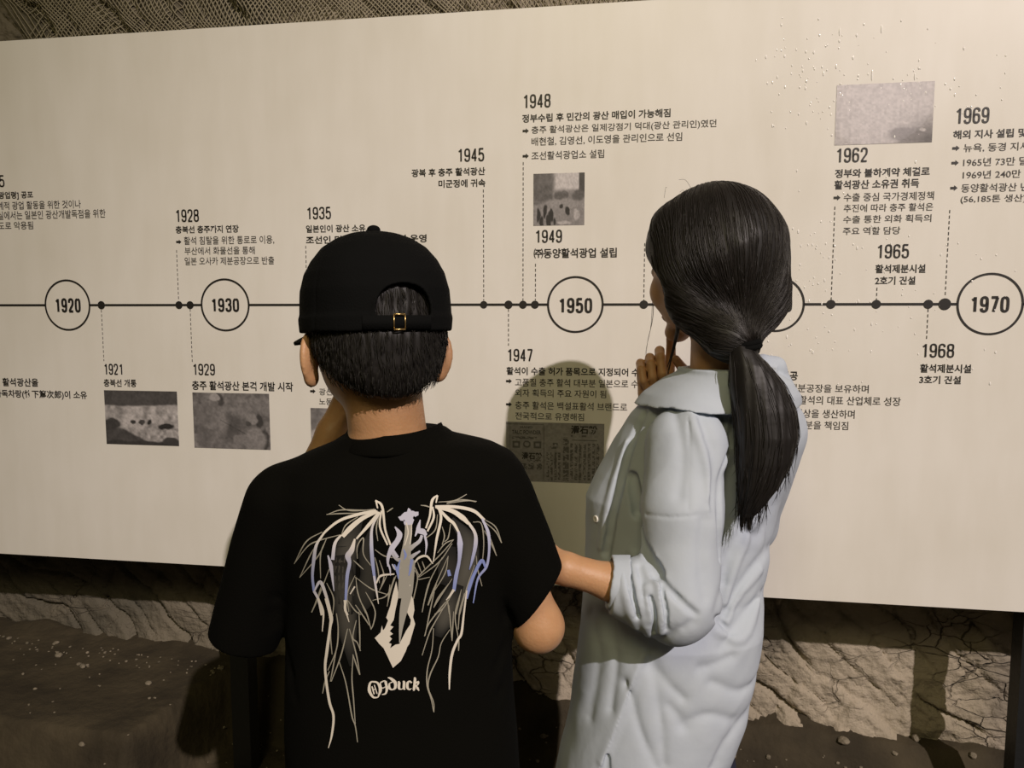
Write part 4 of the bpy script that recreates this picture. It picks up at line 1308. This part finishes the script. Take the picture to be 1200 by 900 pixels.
# blackletter word under the blade
def letter(segs, ox, oy, sx, sy, rot):
    c_, s_ = math.cos(rot), math.sin(rot)
    for p, wd in segs:
        ink([np.array([ox + (x * sx) * c_ - (y * sy) * s_, oy + (x * sx) * s_ + (y * sy) * c_]) for x, y in p], wd, CREAM)
big = 3.8; thin = 1.2; ms = 3.0
letter([([(.9, .05), (.35, .0), (.05, .45), (.2, .9), (.6, 1.0)], [thin, 2.2, big, 2.4, thin]), ([(.55, .0), (.95, .15), (1.0, .6), (.6, 1.0)], [thin, 2.4, big, thin]), ([(.38, .25), (.36, .75)], [1.6, 1.6]), ([(.62, .2), (.62, .78)], [1.2, 1.2]), ([(.36, .5), (.62, .45)], [.9, .9])], 430.5, 800, 13, 19, -.30)
letter([([(.15, .1), (.1, .5), (.3, .62)], [1, ms, 1]), ([(.15, .1), (.6, .0), (.75, .1)], [1.6, 1.2, 1]), ([(.7, .05), (.72, .7), (.5, 1.1), (.1, 1.15)], [ms, ms, 2, 1]), ([(.3, .62), (.7, .5)], [1, 1])], 444.5, 797.5, 11, 13.5, -.16)
letter([([(.0, -.25), (.35, -.1), (.75, .3), (.72, .8), (.4, 1.0)], [1, ms, big, ms, 1]), ([(.12, .35), (.12, .8), (.4, 1.0)], [1.6, ms, 1.4]), ([(.12, .35), (.5, .2)], [1, 1.4])], 455, 795.5, 11, 12, -.06)
letter([([(.05, .15), (.2, .25), (.2, .85), (.45, 1.0)], [1, ms, ms, 1]), ([(.6, .1), (.75, .2), (.75, .85), (.9, 1.0)], [1, ms, ms, 1]), ([(.45, 1.0), (.75, .8)], [1, 1])], 466, 796, 10.5, 10.5, .02)
letter([([(.7, .2), (.45, .05), (.18, .3), (.2, .8), (.5, 1.0), (.75, .85)], [1.6, 1, ms, ms, 1.6, .8]), ([(.5, .08), (.75, .25)], [1.6, 2.2])], 476.5, 796, 8.5, 10.5, .05)
letter([([(.1, -.35), (.25, -.2), (.22, .85), (.1, 1.0)], [1, ms, ms, 1]), ([(.25, .3), (.65, .1), (.6, .4), (.3, .5)], [1, ms, 1.4, 1]), ([(.4, .45), (.65, .75), (.85, 1.0)], [1, ms, 1])], 484, 796.5, 9.5, 11, .08)
pr.build('back_print', M_PRINT, tee_o, True)


def legs(P, spec):
    d = None
    for pts, rad in spec:
        c = chain(P, pts, rad, .02)
        d = c if d is None else smin(d, c, .03)
    return d


lb = [([(bx(415), .985, zpx(965, YB)), (bx(410), .975, .42), (bx(408), .99, .075)], [.092, .070, .058]), ([(bx(520), .985, zpx(965, YB)), (bx(527), .975, .42), (bx(530), .99, .075)], [.092, .070, .058])]
v, f = surf(lambda P: np.maximum(smin(legs(P, lb), ell(P, (bx(467), .985, zpx(960, YB)), (.135, .098, .09)), .03), .06 - P[:, 2]), (-.40, .84, .03), (.10, 1.12, .86), .008)
add('trousers', v, f, M_NAVY, boy)


def shoe(P, x, y):
    d = smin(ell(P, (x, y + .045, .032), (.042, .105, .032)), ell(P, (x, y - .012, .055), (.037, .052, .050)), .02)
    return smax(d, .004 - P[:, 2], .004)


for x in (bx(408), bx(530)):
    v, f = surf(lambda P: shoe(P, x, .99), (x - .06, .87, -.01), (x + .06, 1.17, .12), .005)
    add('shoe', v, f, M_SHOE, boy)

# ================================================================== the girl
YG = 1.16
gx = lambda px: W(px, 450, YG)[0]
girl = empty('person', (float(gx(800)), 1.18, 0.0))
tag(girl, 'girl with long black ponytail in loose pale blue shirt, finger at chin, reading the board', 'person')
GM = frame(math.radians(36), math.radians(5))
GR, GF, GU = GM
HG = W(835, 306, 1.17)
g_neck = W(842, 470, 1.17)
GSL, GEL, GCU = W(806, 520, 1.095), W(797, 690, 1.03), W(716, 682, 1.035)
GWR = W(662, 666, 1.03)
GSR, GER, GWRR = W(905, 505, 1.21), W(835, 640, 1.33), W(768, 484, 1.262)


def girl_body(P):
    d = ell(P, HG + GU * .012, (.078, .094, .100), GM)
    d = smin(d, ell(P, HG + GF * .028 - GU * .052, (.060, .066, .058), GM), .03)
    d = face_shape(P, d, HG, GM, 1.02)
    for e in (-1, 1):
        d = smin(d, ear_shape(P, HG + GR * e * .068 - GF * .004 - GU * .034, GM, e, .95), .006)
    d = smin(d, cap(P, HG - GF * .012 - GU * .05, g_neck, .041, .044), .014)
    tor = loft(P, [(zpx(y, YG), gx(a), gx(b), yc, ry) for y, a, b, yc, ry in
                   ((460, 800, 890, 1.19, .045), (485, 775, 905, 1.20, .05), (540, 765, 905, 1.215, .060), (640, 745, 885, 1.22, .062), (720, 735, 875, 1.21, .060), (840, 720, 850, 1.20, .07), (920, 705, 840, 1.19, .075), (990, 710, 835, 1.19, .07))])
    d = smin(d, tor, .02)
    d = smin(d, chain(P, [GSL, GEL + np.array([0, .016, .004]), GCU, GWR], [.034, .024, .0245, .0215], .012), .015)
    d = smin(d, chain(P, [GSR, GER, GWRR], [.037, .030, .0215], .012), .015)
    # left hand closes on the boy's arm behind his sleeve
    pc = GWR + np.array([-.032, .010, .004])
    d = smin(d, cap(P, GWR, pc, .020, .023), .012)
    for k in range(4):
        b = pc + np.array([-.014, .004, .026 - .0155 * k])
        d = smin(d, finger(P, [b, b + np.array([-.024, .012, .004]), b + np.array([-.036, .032, .004]), b + np.array([-.028, .046, 0])]), .003)
    d = smin(d, finger(P, [GWR + np.array([-.010, .006, .018]), pc + np.array([-.002, .026, .028]), pc + np.array([-.020, .042, .026])], .0085, .0068), .004)
    # right hand: palm towards us, index finger up to the lips, the others folded, thumb on the right
    Yh = 1.262
    wr, pa, pb = W(768, 484, Yh), W(766, 462, Yh + .006), W(772, 438, Yh + .010)
    d = smin(d, cap(P, wr, pa, .0205, .024), .012)
    for a, b in (((754, 447), (760, 470)), ((768, 441), (770, 470)), ((782, 441), (778, 470))):
        d = smin(d, cap(P, W(*a, Yh + .008), W(*b, Yh + .004), .0105, .014), .008)
    d = smin(d, finger(P, [W(784, 444, Yh + .008), W(786, 418, Yh + .012), W(786.5, 398, Yh + .004), W(786, 386, Yh - .004)], .0088, .0072), .003)
    for (x, yt, yb, xb, r) in ((773, 411, 446, 777, .0082), (761.5, 419, 451, 767, .0078), (750.5, 425.5, 455, 758, .0074)):
        d = smin(d, finger(P, [W(x + 1, 445, Yh + .012), W(x, yt, Yh + .006), W(x + 1, yt + 7, Yh - .012), W(x + 3, yb - 9, Yh - .019), W(xb, yb, Yh - .014)], r, r * .86), .0010)
    d = smin(d, finger(P, [W(795, 472, Yh - .004), W(801, 448, Yh - .010), W(800, 432, Yh - .014), W(792, 421, Yh - .018)], .0108, .0070), .004)
    for e, kx in ((-1, gx(760)), (1, gx(832))):
        d = smin(d, chain(P, [(kx, 1.18, zpx(960, YG)), (kx, 1.17, .42), (kx, 1.19, .09)], [.072, .050, .034], .02), .03)
    return d


v, f = surf(girl_body, (.02, .98, .04), (.46, 1.42, 1.49), .0022, 1)
body_o = add('body', v, f, M_SKIN, girl)
face_parts(HG, GM, 1.02, body_o)

# hair: smooth mass drawn back into a low tie, then the ponytail
TIE = W(873, 405, 1.085)


def girl_hair(P):
    d = ell(P, HG + GU * .012 - GF * .006, (.0865, .107, .104), GM)
    d = smin(d, chain(P, [HG - GF * .03 - GU * .012, HG - GF * .055 - GU * .062 + GR * .012, TIE + np.array([0, .006, .004])], [.080, .052, .020], .02), .035)
    d = smin(d, chain(P, [W(826, 372, 1.125), W(852, 396, 1.10), TIE + np.array([-.004, .012, -.010])], [.034, .028, .020], .02), .025)
    d = smin(d, cap(P, W(783, 262, 1.175), W(768, 318, 1.195), .018, .008), .035)
    d = smin(d, ell(P, HG - GR * .062 + GF * .018 - GU * .040, (.027, .042, .052), GM), .03)
    q = (P - HG) @ GM.T
    face = q[:, 1] - (.054 + 1.1 * np.clip(q[:, 2], -.03, .2)) - .10 * np.clip(np.abs(q[:, 0]) - .05, 0, 1)
    d = smax(d, np.where(q[:, 1] > 0, face, -1), .012)
    v_ = P - TIE
    rr = np.linalg.norm(v_, axis=1)
    ang = np.arctan2(v_ @ GR + .25 * (v_ @ GF), v_[:, 2])
    d = d + .0008 * np.sin(ang * 42 + 5 * fbm(P * 14, 2)) * np.clip(rr / .05, 0, 1) * np.clip((.20 - rr) / .05, .25, 1)
    return d + .0025 * (fbm(P * 22, 2) - .5)


gv, gf = surf(girl_hair, HG - np.array([.14, .15, .15]), HG + np.array([.14, .15, .14]), .0030, 1)
ghair = add('hair', gv, gf, M_HAIR, girl)
GT = bvh_of(gv, gf)
YT = 1.062
PT = [(zpx(y, YT), W(a, y, YT)[0], W(b, y, YT)[0], yc, ry) for y, a, b, yc, ry in
      ((404, 861, 884, 1.080, .016), (412, 859, 889, 1.076, .020), (428, 858, 903, 1.070, .026), (450, 857, 919, 1.066, .030), (480, 859, 930, 1.060, .032), (510, 861, 932, 1.055, .031), (540, 862, 924, 1.053, .028), (568, 864, 909, 1.054, .023), (590, 865, 893, 1.056, .016), (606, 866, 878, 1.058, .007))]


def pony(P):
    d = loft(P, PT, 2.1)
    return d + .0008 * np.sin(P[:, 0] * 520 + 7 * fbm(P * np.array([12, 12, 5]), 2)) * .8


pv, pf = surf(pony, (W(845, 500, YT)[0], .99, zpx(612, YT)), (W(945, 500, YT)[0], 1.13, zpx(400, YT)), .0026, 1)
po = add('ponytail', pv, pf, M_HAIR, ghair)
PTB = bvh_of(pv, pf)
st = MB()
cnt = 0
while cnt < 2200:                                   # strands drawn back over the head towards the tie
    q = rng.normal(size=3); q /= np.linalg.norm(q)
    o = HG + q * .3
    h = GT.ray_cast(Vector(o), Vector(HG - o))
    if h[0] is None: cnt += 1; continue
    p = np.array(h[0]); pts = []
    n_ = np.array(h[1]); ext = rng.uniform(-.0002, .0009)
    if (p - HG) @ GF > .05: cnt += 1; continue
    part = np.array([0, 0, 0])
    for k in range(14):
        pts.append(p + n_ * ext)
        dr = TIE - p; L_ = np.linalg.norm(dr)
        if L_ < .022: break
        dr = dr / L_ - .35 * GU * min(1, L_ / .15) * (-1 if (p - HG) @ GU < -.03 else 1) + rng.normal(0, .07, 3)
        dr -= n_ * (dr @ n_); dr /= np.linalg.norm(dr) + 1e-9
        h = GT.find_nearest(Vector(p + dr * .011))
        p = np.array(h[0]); n_ = np.array(h[1])
    if len(pts) > 3: st.put(*tube(pts, [.0003] + [rng.uniform(.0003, .0006)] * (len(pts) - 2) + [.0003], 3))
    cnt += 1
st.build('drawn_back_strands', M_HAIR2, ghair)
st = MB()
for k in range(1300):
    t0 = rng.random() ** .8 * .75; ang = rng.uniform(0, 2 * math.pi); rad = rng.uniform(.8, 1.04)
    L_ = rng.uniform(.15, .45); pts = []
    zz = sorted(PT, key=lambda r: -r[0]); ztop, zbot = zz[0][0], zz[-1][0] - rng.uniform(-.01, .022)
    T_ = np.array(sorted(PT, key=lambda r: r[0]))
    fly = rng.normal(0, .0025)
    for j in range(10):
        z = ztop + (zbot - ztop) * min(t0 + L_ * j / 9, 1.0)
        g = [np.interp(z, T_[:, 0], T_[:, i]) for i in range(1, 5)]
        pts.append([(g[0] + g[1]) / 2 + (g[1] - g[0]) / 2 * rad * math.cos(ang) + fly * j / 9, g[2] + g[3] * rad * math.sin(ang), z])
    st.put(*tube(pts, [.0003] + [rng.uniform(.0003, .0006)] * 8 + [.0001], 3))
for k in range(170):                                # ragged right edge and tip
    y = rng.uniform(520, 600); T_ = np.array(sorted(PT, key=lambda r: r[0])); z = zpx(y, YT)
    a, b = np.interp(z, T_[:, 0], T_[:, 1]), np.interp(z, T_[:, 0], T_[:, 2])
    x = b - rng.random() ** 2 * (b - a); yy = np.interp(z, T_[:, 0], T_[:, 3]) + rng.uniform(-.012, .012)
    dx, dz = rng.uniform(-.008, .004), -rng.uniform(.015, .035)
    st.put(*tube([(x - .004, yy, z + .025), (x, yy, z), (x + dx * .6, yy, z + dz * .5), (x + dx * 1.6, yy, z + dz)], [.0004, .0006, .0004, .0001], 3))
st.build('ponytail_strands', M_HAIR2, po)
lo = MB()
def wisp(pts, Ys, r):
    p = smooth_path([W(x, y, Y) for (x, y), Y in zip(pts, Ys)], 6)
    lo.put(*tube(p, np.linspace(r, r * .35, len(p)), 4))
for k in range(10):
    j = rng.normal(0, 1.6, 2)
    wisp([(792 + j[0], 366), (795 + j[0], 385 + j[1]), (790 + j[0] * .7, 408), (783 + j[0] * .4, 432 + j[1] * 3)], [1.13, 1.15, 1.20, 1.225], .0010)
wisp([(766, 338), (765, 372), (759, 400), (757, 418)], [1.20, 1.22, 1.225, 1.23], .0006)
wisp([(765, 340), (763, 380), (758, 405), (756, 416)], [1.20, 1.22, 1.225, 1.23], .0004)
wisp([(911, 270), (916, 292), (919, 305), (914, 330), (904, 352)], [1.15, 1.14, 1.13, 1.12, 1.11], .0006)
wisp([(912, 300), (916, 320), (908, 350), (896, 380)], [1.15, 1.13, 1.12, 1.10], .0006)
for k in range(5):
    t = rng.uniform(-.9, .6); c_ = HG + GU * .108 + GR * t * .05
    p = c_ + np.array([rng.uniform(-.05, .05), rng.uniform(-.04, .04), -.002])
    e = p + np.array([rng.uniform(-.03, .02), rng.uniform(-.01, .01), rng.uniform(.0, .012)])
    lo.put(*tube(smooth_path([p - np.array([0, 0, .008]), (p + e) / 2 + np.array([0, 0, .003]), e], 4), .00025, 3))
lo.build('loose_strands', M_HAIR2, ghair)
# hair tie
tv = MB()
for k, (dz, r) in enumerate(((.003, .0165), (-.003, .0180))):
    pts = [TIE + np.array([math.cos(t) * r * 1.05 + .0, math.sin(t) * r - .004, dz + math.cos(t) * .004]) for t in np.linspace(0, 2 * math.pi, 25)]
    tv.put(*tube(pts, .0042, 8))
tv.build('hair_tie', M_CAP, ghair)

# shirt
GT_TAB = [(zpx(y, YG), gx(a), gx(b), yc, ry) for y, a, b, yc, ry in
          ((436, 802, 903, 1.168, .076), (446, 784, 922, 1.175, .086), (462, 764, 934, 1.182, .090), (490, 742, 941, 1.19, .092), (520, 726, 941, 1.20, .100), (560, 706, 936, 1.205, .102), (590, 693, 930, 1.21, .102), (640, 692, 920, 1.21, .103),
           (700, 689, 909, 1.20, .103), (740, 684, 904, 1.18, .105), (790, 677, 898, 1.18, .109), (840, 669, 887, 1.18, .113), (870, 664, 877, 1.18, .116), (905, 657, 862, 1.18, .118), (950, 650, 842, 1.18, .118), (1000, 648, 830, 1.18, .116))]
A0, A1_, A2_ = W(806, 523, 1.095), W(799, 600, 1.055), W(797, 695, 1.030)


def shirt_base(P):
    d = loft(P, GT_TAB, 2.2)
    sl = chain(P, [A0, A1_, A2_], [.060, .0545, .057], .02)
    fo = cap(P, A2_ + np.array([-.008, 0, -.012]), GCU + np.array([-.02, 0, -.002]), .060, .033)
    sl = smin(sl, fo, .018)
    axc = np.array([-1.0, .05, .12]); axc /= np.linalg.norm(axc)
    sl = smax(sl, (P - GCU) @ axc, .003)
    sl = smax(sl, -cap(P, GCU - axc * .006, GCU + axc * .1, .026, .034), .003)
    sr = chain(P, [W(900, 505, 1.20), W(870, 610, 1.29), GER], [.060, .056, .05], .02)
    return smin(d, sr, .02), sl


def shirt0(P):
    a, b = shirt_base(P)
    return smin(a, b, .007)


F_DEEP, F_SOFT, F_RIDGE = [], [], []


def fold(lst, pts, r, depth):
    p = trace(shirt0, smooth_path(np.array(pts, float), 4), .94, 1.30)
    lst.append((p, r, depth))


fold(F_DEEP, [(754, 485), (741, 516), (728, 560), (717, 610), (710, 648)], .007, 1)
fold(F_DEEP, [(862, 492), (855, 530), (846, 565), (844, 610), (846, 655)], .005, 1)
fold(F_DEEP, [(741, 560), (748, 600), (754, 640), (770, 672)], .010, 1)
fold(F_DEEP, [(757, 650), (775, 680), (798, 705), (816, 721)], .0045, 1)
fold(F_DEEP, [(733, 655), (740, 690), (748, 722)], .0035, 1)
fold(F_SOFT, [(748, 665), (753, 695), (757, 720)], .0035, 1)
fold(F_DEEP, [(762, 700), (767, 722), (766, 742)], .0032, 1)
fold(F_DEEP, [(775, 690), (780, 715), (781, 738)], .0030, 1)
fold(F_DEEP, [(841, 725), (850, 735), (856, 740)], .003, 1)
for p in ([(870, 620), (852, 655), (848, 690), (842, 716)], [(905, 640), (880, 668), (858, 705), (850, 722)], [(898, 690), (872, 720), (845, 760)], [(858, 770), (835, 780), (822, 783)],
          [(790, 480), (800, 530), (796, 580)], [(822, 490), (838, 540), (835, 590)], [(862, 545), (842, 570), (835, 600)], [(858, 610), (885, 628), (896, 618)], [(763, 780), (786, 805), (800, 818)],
          [(785, 828), (795, 840), (802, 852)], [(735, 800), (752, 860), (770, 900)], [(765, 775), (775, 850), (778, 895)], [(900, 780), (870, 810), (835, 800)], [(825, 610), (822, 660), (828, 700)],
          [(880, 830), (850, 870), (835, 900)], [(690, 720), (700, 770), (690, 840)], [(712, 720), (722, 770), (716, 830)], [(920, 520), (905, 580), (900, 640)], [(925, 470), (915, 540)],
          [(860, 845), (830, 838), (800, 850)], [(812, 730), (790, 742), (770, 750)]):
    fold(F_SOFT, p, .004, 1)
for p in ([(885, 610), (860, 668), (850, 706)], [(890, 668), (864, 700), (852, 728)], [(742, 650), (749, 700), (760, 745)], [(765, 655), (775, 700), (775, 742)], [(728, 660), (735, 700), (745, 735)],
          [(754, 768), (742, 800), (727, 840), (707, 892)], [(808, 480), (829, 545), (833, 600)], [(840, 740), (870, 748), (890, 700)], [(758, 690), (762, 725)], [(735, 520), (716, 580), (705, 640)]):
    fold(F_RIDGE, p, .0045, 1)
SEAMS = [trace(shirt0, smooth_path(np.array(p, float), 5), .94, 1.30) for p in ([(807, 478), (808, 530), (807, 598)], [(757, 603), (790, 606), (841, 601)], [(752, 774), (740, 804), (724, 846), (704, 894)])]


def polydist(P, pts):
    d = np.full(len(P), 9.0)
    lo_, hi_ = pts.min(0) - .05, pts.max(0) + .05
    m = ((P > lo_) & (P < hi_)).all(1)
    if m.any():
        Q = P[m]; dd = np.full(len(Q), 9.0)
        for i in range(len(pts) - 1): dd = np.minimum(dd, cap(Q, pts[i], pts[i + 1], 0, 0))
        d[m] = dd
    return d


def hem_cut(P):
    """curved shirt tail on the right and the little side slit"""
    zh = zpx(1000, YG) + .0 * P[:, 0]
    x = P[:, 0]
    t = np.clip((x - gx(845)) / (gx(905) - gx(845)), 0, 1.6)
    return (zpx(960, YG) + (zpx(880, YG) - zpx(960, YG)) * t ** 1.2) - P[:, 2]


FL = np.array(sorted(trace(shirt0, smooth_path(np.array([(754, 768), (742, 800), (727, 840), (707, 892), (690, 940)], float), 4), .94, 1.3).tolist(), key=lambda r: r[2]))
SLIT = [trace(shirt0, [(712, 884)], .94, 1.3)[0], W(708, 940, 1.07)]


def shirt(P):
    d = shirt0(P)
    near = np.abs(d) < .03
    Q = P[near]; e = d[near]
    for p, r, k in F_SOFT: e = e + .0078 * np.exp(-polydist(Q, p) / (r * 1.7))
    for p, r, k in F_RIDGE: e = e - .0060 * np.exp(-(polydist(Q, p) / (r * 1.5)) ** 2)
    for p, r, k in F_DEEP: e = smax(e, -(polydist(Q, p) - r), .004)
    for p in SEAMS: e = e + .0030 * np.exp(-(polydist(Q, p) / .0019) ** 2)
    e = e + .0085 * (fbm(Q * np.array([10, 10, 6]) + 5, 3) - .5) + .0020 * np.abs(2 * fbm((Q @ np.array([[.8, 0, .6], [0, 1, 0], [-.6, 0, .8]])) * np.array([26, 16, 9]), 2) - 1)
    # the front panel overlaps the back one along the side opening
    xl = np.interp(Q[:, 2], FL[:, 2], FL[:, 0])
    e = e - .0042 * np.clip((xl - Q[:, 0]) / .0022, 0, 1) * np.clip((FL[-1, 2] - Q[:, 2]) / .03, 0, 1) * (Q[:, 1] < 1.2) * np.clip(1 - (xl - Q[:, 0] - .012) / .03, 0, 1)
    e = smax(e, -(cap(Q, SLIT[0], SLIT[1], .0035, .015)), .002)
    d[near] = e
    d = smax(d, -cap(P, W(838, 470, 1.172), W(842, 400, 1.165), .056, .052), .004)
    return smax(d, hem_cut(P), .004)


sv, sf = surf(shirt, (.02, .955, zpx(1000, YG) - .01), (.50, 1.385, zpx(425, YG)), .0022, 1)
shirt_o = add('shirt', sv, sf, M_CLOTH, girl)
shirt_o['label'] = 'loose pale blue button shirt with rolled sleeves'
SHB = bvh_of(sv, sf)


def on_shirt(px, py, lift=0.0):
    h = SHB.ray_cast(Vector((0, 0, CAM_H)), Vector(ray(px, py)))
    n_ = np.array(h[1]); r = ray(px, py)
    return np.array(h[0]) + (n_ if n_ @ r < 0 else -n_) * lift, (n_ if n_ @ r < 0 else -n_)


# turned-down collar lying over the shoulders, standing a little off the neck
NK0, NK1 = W(838, 500, 1.175), W(842, 400, 1.172)


def collar(P):
    sd = smin(loft(P, GT_TAB, 2.1), cap(P, A0, A1_, .058, .050), .05)
    d = np.maximum(sd - .0065, -(sd + .004))
    low = np.interp(P[:, 0], [gx(745), gx(775), gx(860), gx(915), gx(945)], [zpx(484, 1.1), zpx(478, 1.1), zpx(486, 1.1), zpx(480, YG), zpx(470, YG)])
    low = low + .9 * np.clip(P[:, 1] - 1.20, 0, .1)
    d = smax(d, low - P[:, 2], .003)
    d = smin(d, chain(P, [W(893, 424, 1.17), W(909, 430, 1.18), W(922, 452, 1.19)], [.012, .013, .010], .01), .012)
    d = smax(d, -cap(P, NK0, NK1 + (NK1 - NK0), .056, .050), .003)
    return d + .004 * (fbm(P * 18, 2) - .5)


v, f = surf(collar, (.14, 1.03, zpx(492, 1.08)), (.48, 1.34, zpx(400, 1.17)), .0026, 2)
add('collar', v, f, M_CLOTH, shirt_o)

# rolled cuff
axc = np.array([-1.0, .05, .12]); axc /= np.linalg.norm(axc)


def cuff(P):
    q = P - GCU
    t = q @ axc
    rad = np.linalg.norm(q - t[:, None] * axc, axis=1)
    d = np.abs(rad - (.0345 - .12 * t)) - .0026
    return np.maximum(d, np.abs(t + .010) - .013) + .003 * (fbm(P * 40, 2) - .5)


v, f = surf(cuff, GCU - .06, GCU + .06, .0022, 1)
add('cuff', v, f, M_CLOTH, shirt_o)
p, n_ = on_shirt(699, 608, .0005)
bt = MB()
a = np.cross(n_, [0, 0, 1]); a /= np.linalg.norm(a); b = np.cross(n_, a)
ring = [(0, .0020), (.0036, .0020), (.0048, .0026), (.0056, .0018), (.0056, 0)]
V = [p + n_ * h + a * r * math.cos(t) + b * r * math.sin(t) for r, h in ring for t in np.linspace(0, 2 * math.pi, 20, endpoint=False)]
bt.put(V, [(i * 20 + k, i * 20 + (k + 1) % 20, (i + 1) * 20 + (k + 1) % 20, (i + 1) * 20 + k) for i in range(4) for k in range(20)])
bt.build('button', M_BUTTON, shirt_o)

lg = [([(gx(752), 1.18, zpx(950, YG)), (gx(754), 1.17, .42), (gx(755), 1.19, .075)], [.080, .066, .055]), ([(gx(800), 1.18, zpx(950, YG)), (gx(822), 1.17, .42), (gx(834), 1.19, .075)], [.078, .066, .055])]
v, f = surf(lambda P: np.maximum(smin(legs(P, lg), ell(P, (gx(752), 1.18, zpx(930, YG)), (.100, .098, .09)), .03), .06 - P[:, 2]), (.04, .99, .03), (.46, 1.34, .80), .007)
add('trousers', v, f, M_NAVY, girl)
for x in (gx(755), gx(834)):
    v, f = surf(lambda P: shoe(P, x, 1.19), (x - .06, 1.07, -.01), (x + .06, 1.37, .12), .005)
    add('shoe', v, f, M_SHOE, girl)
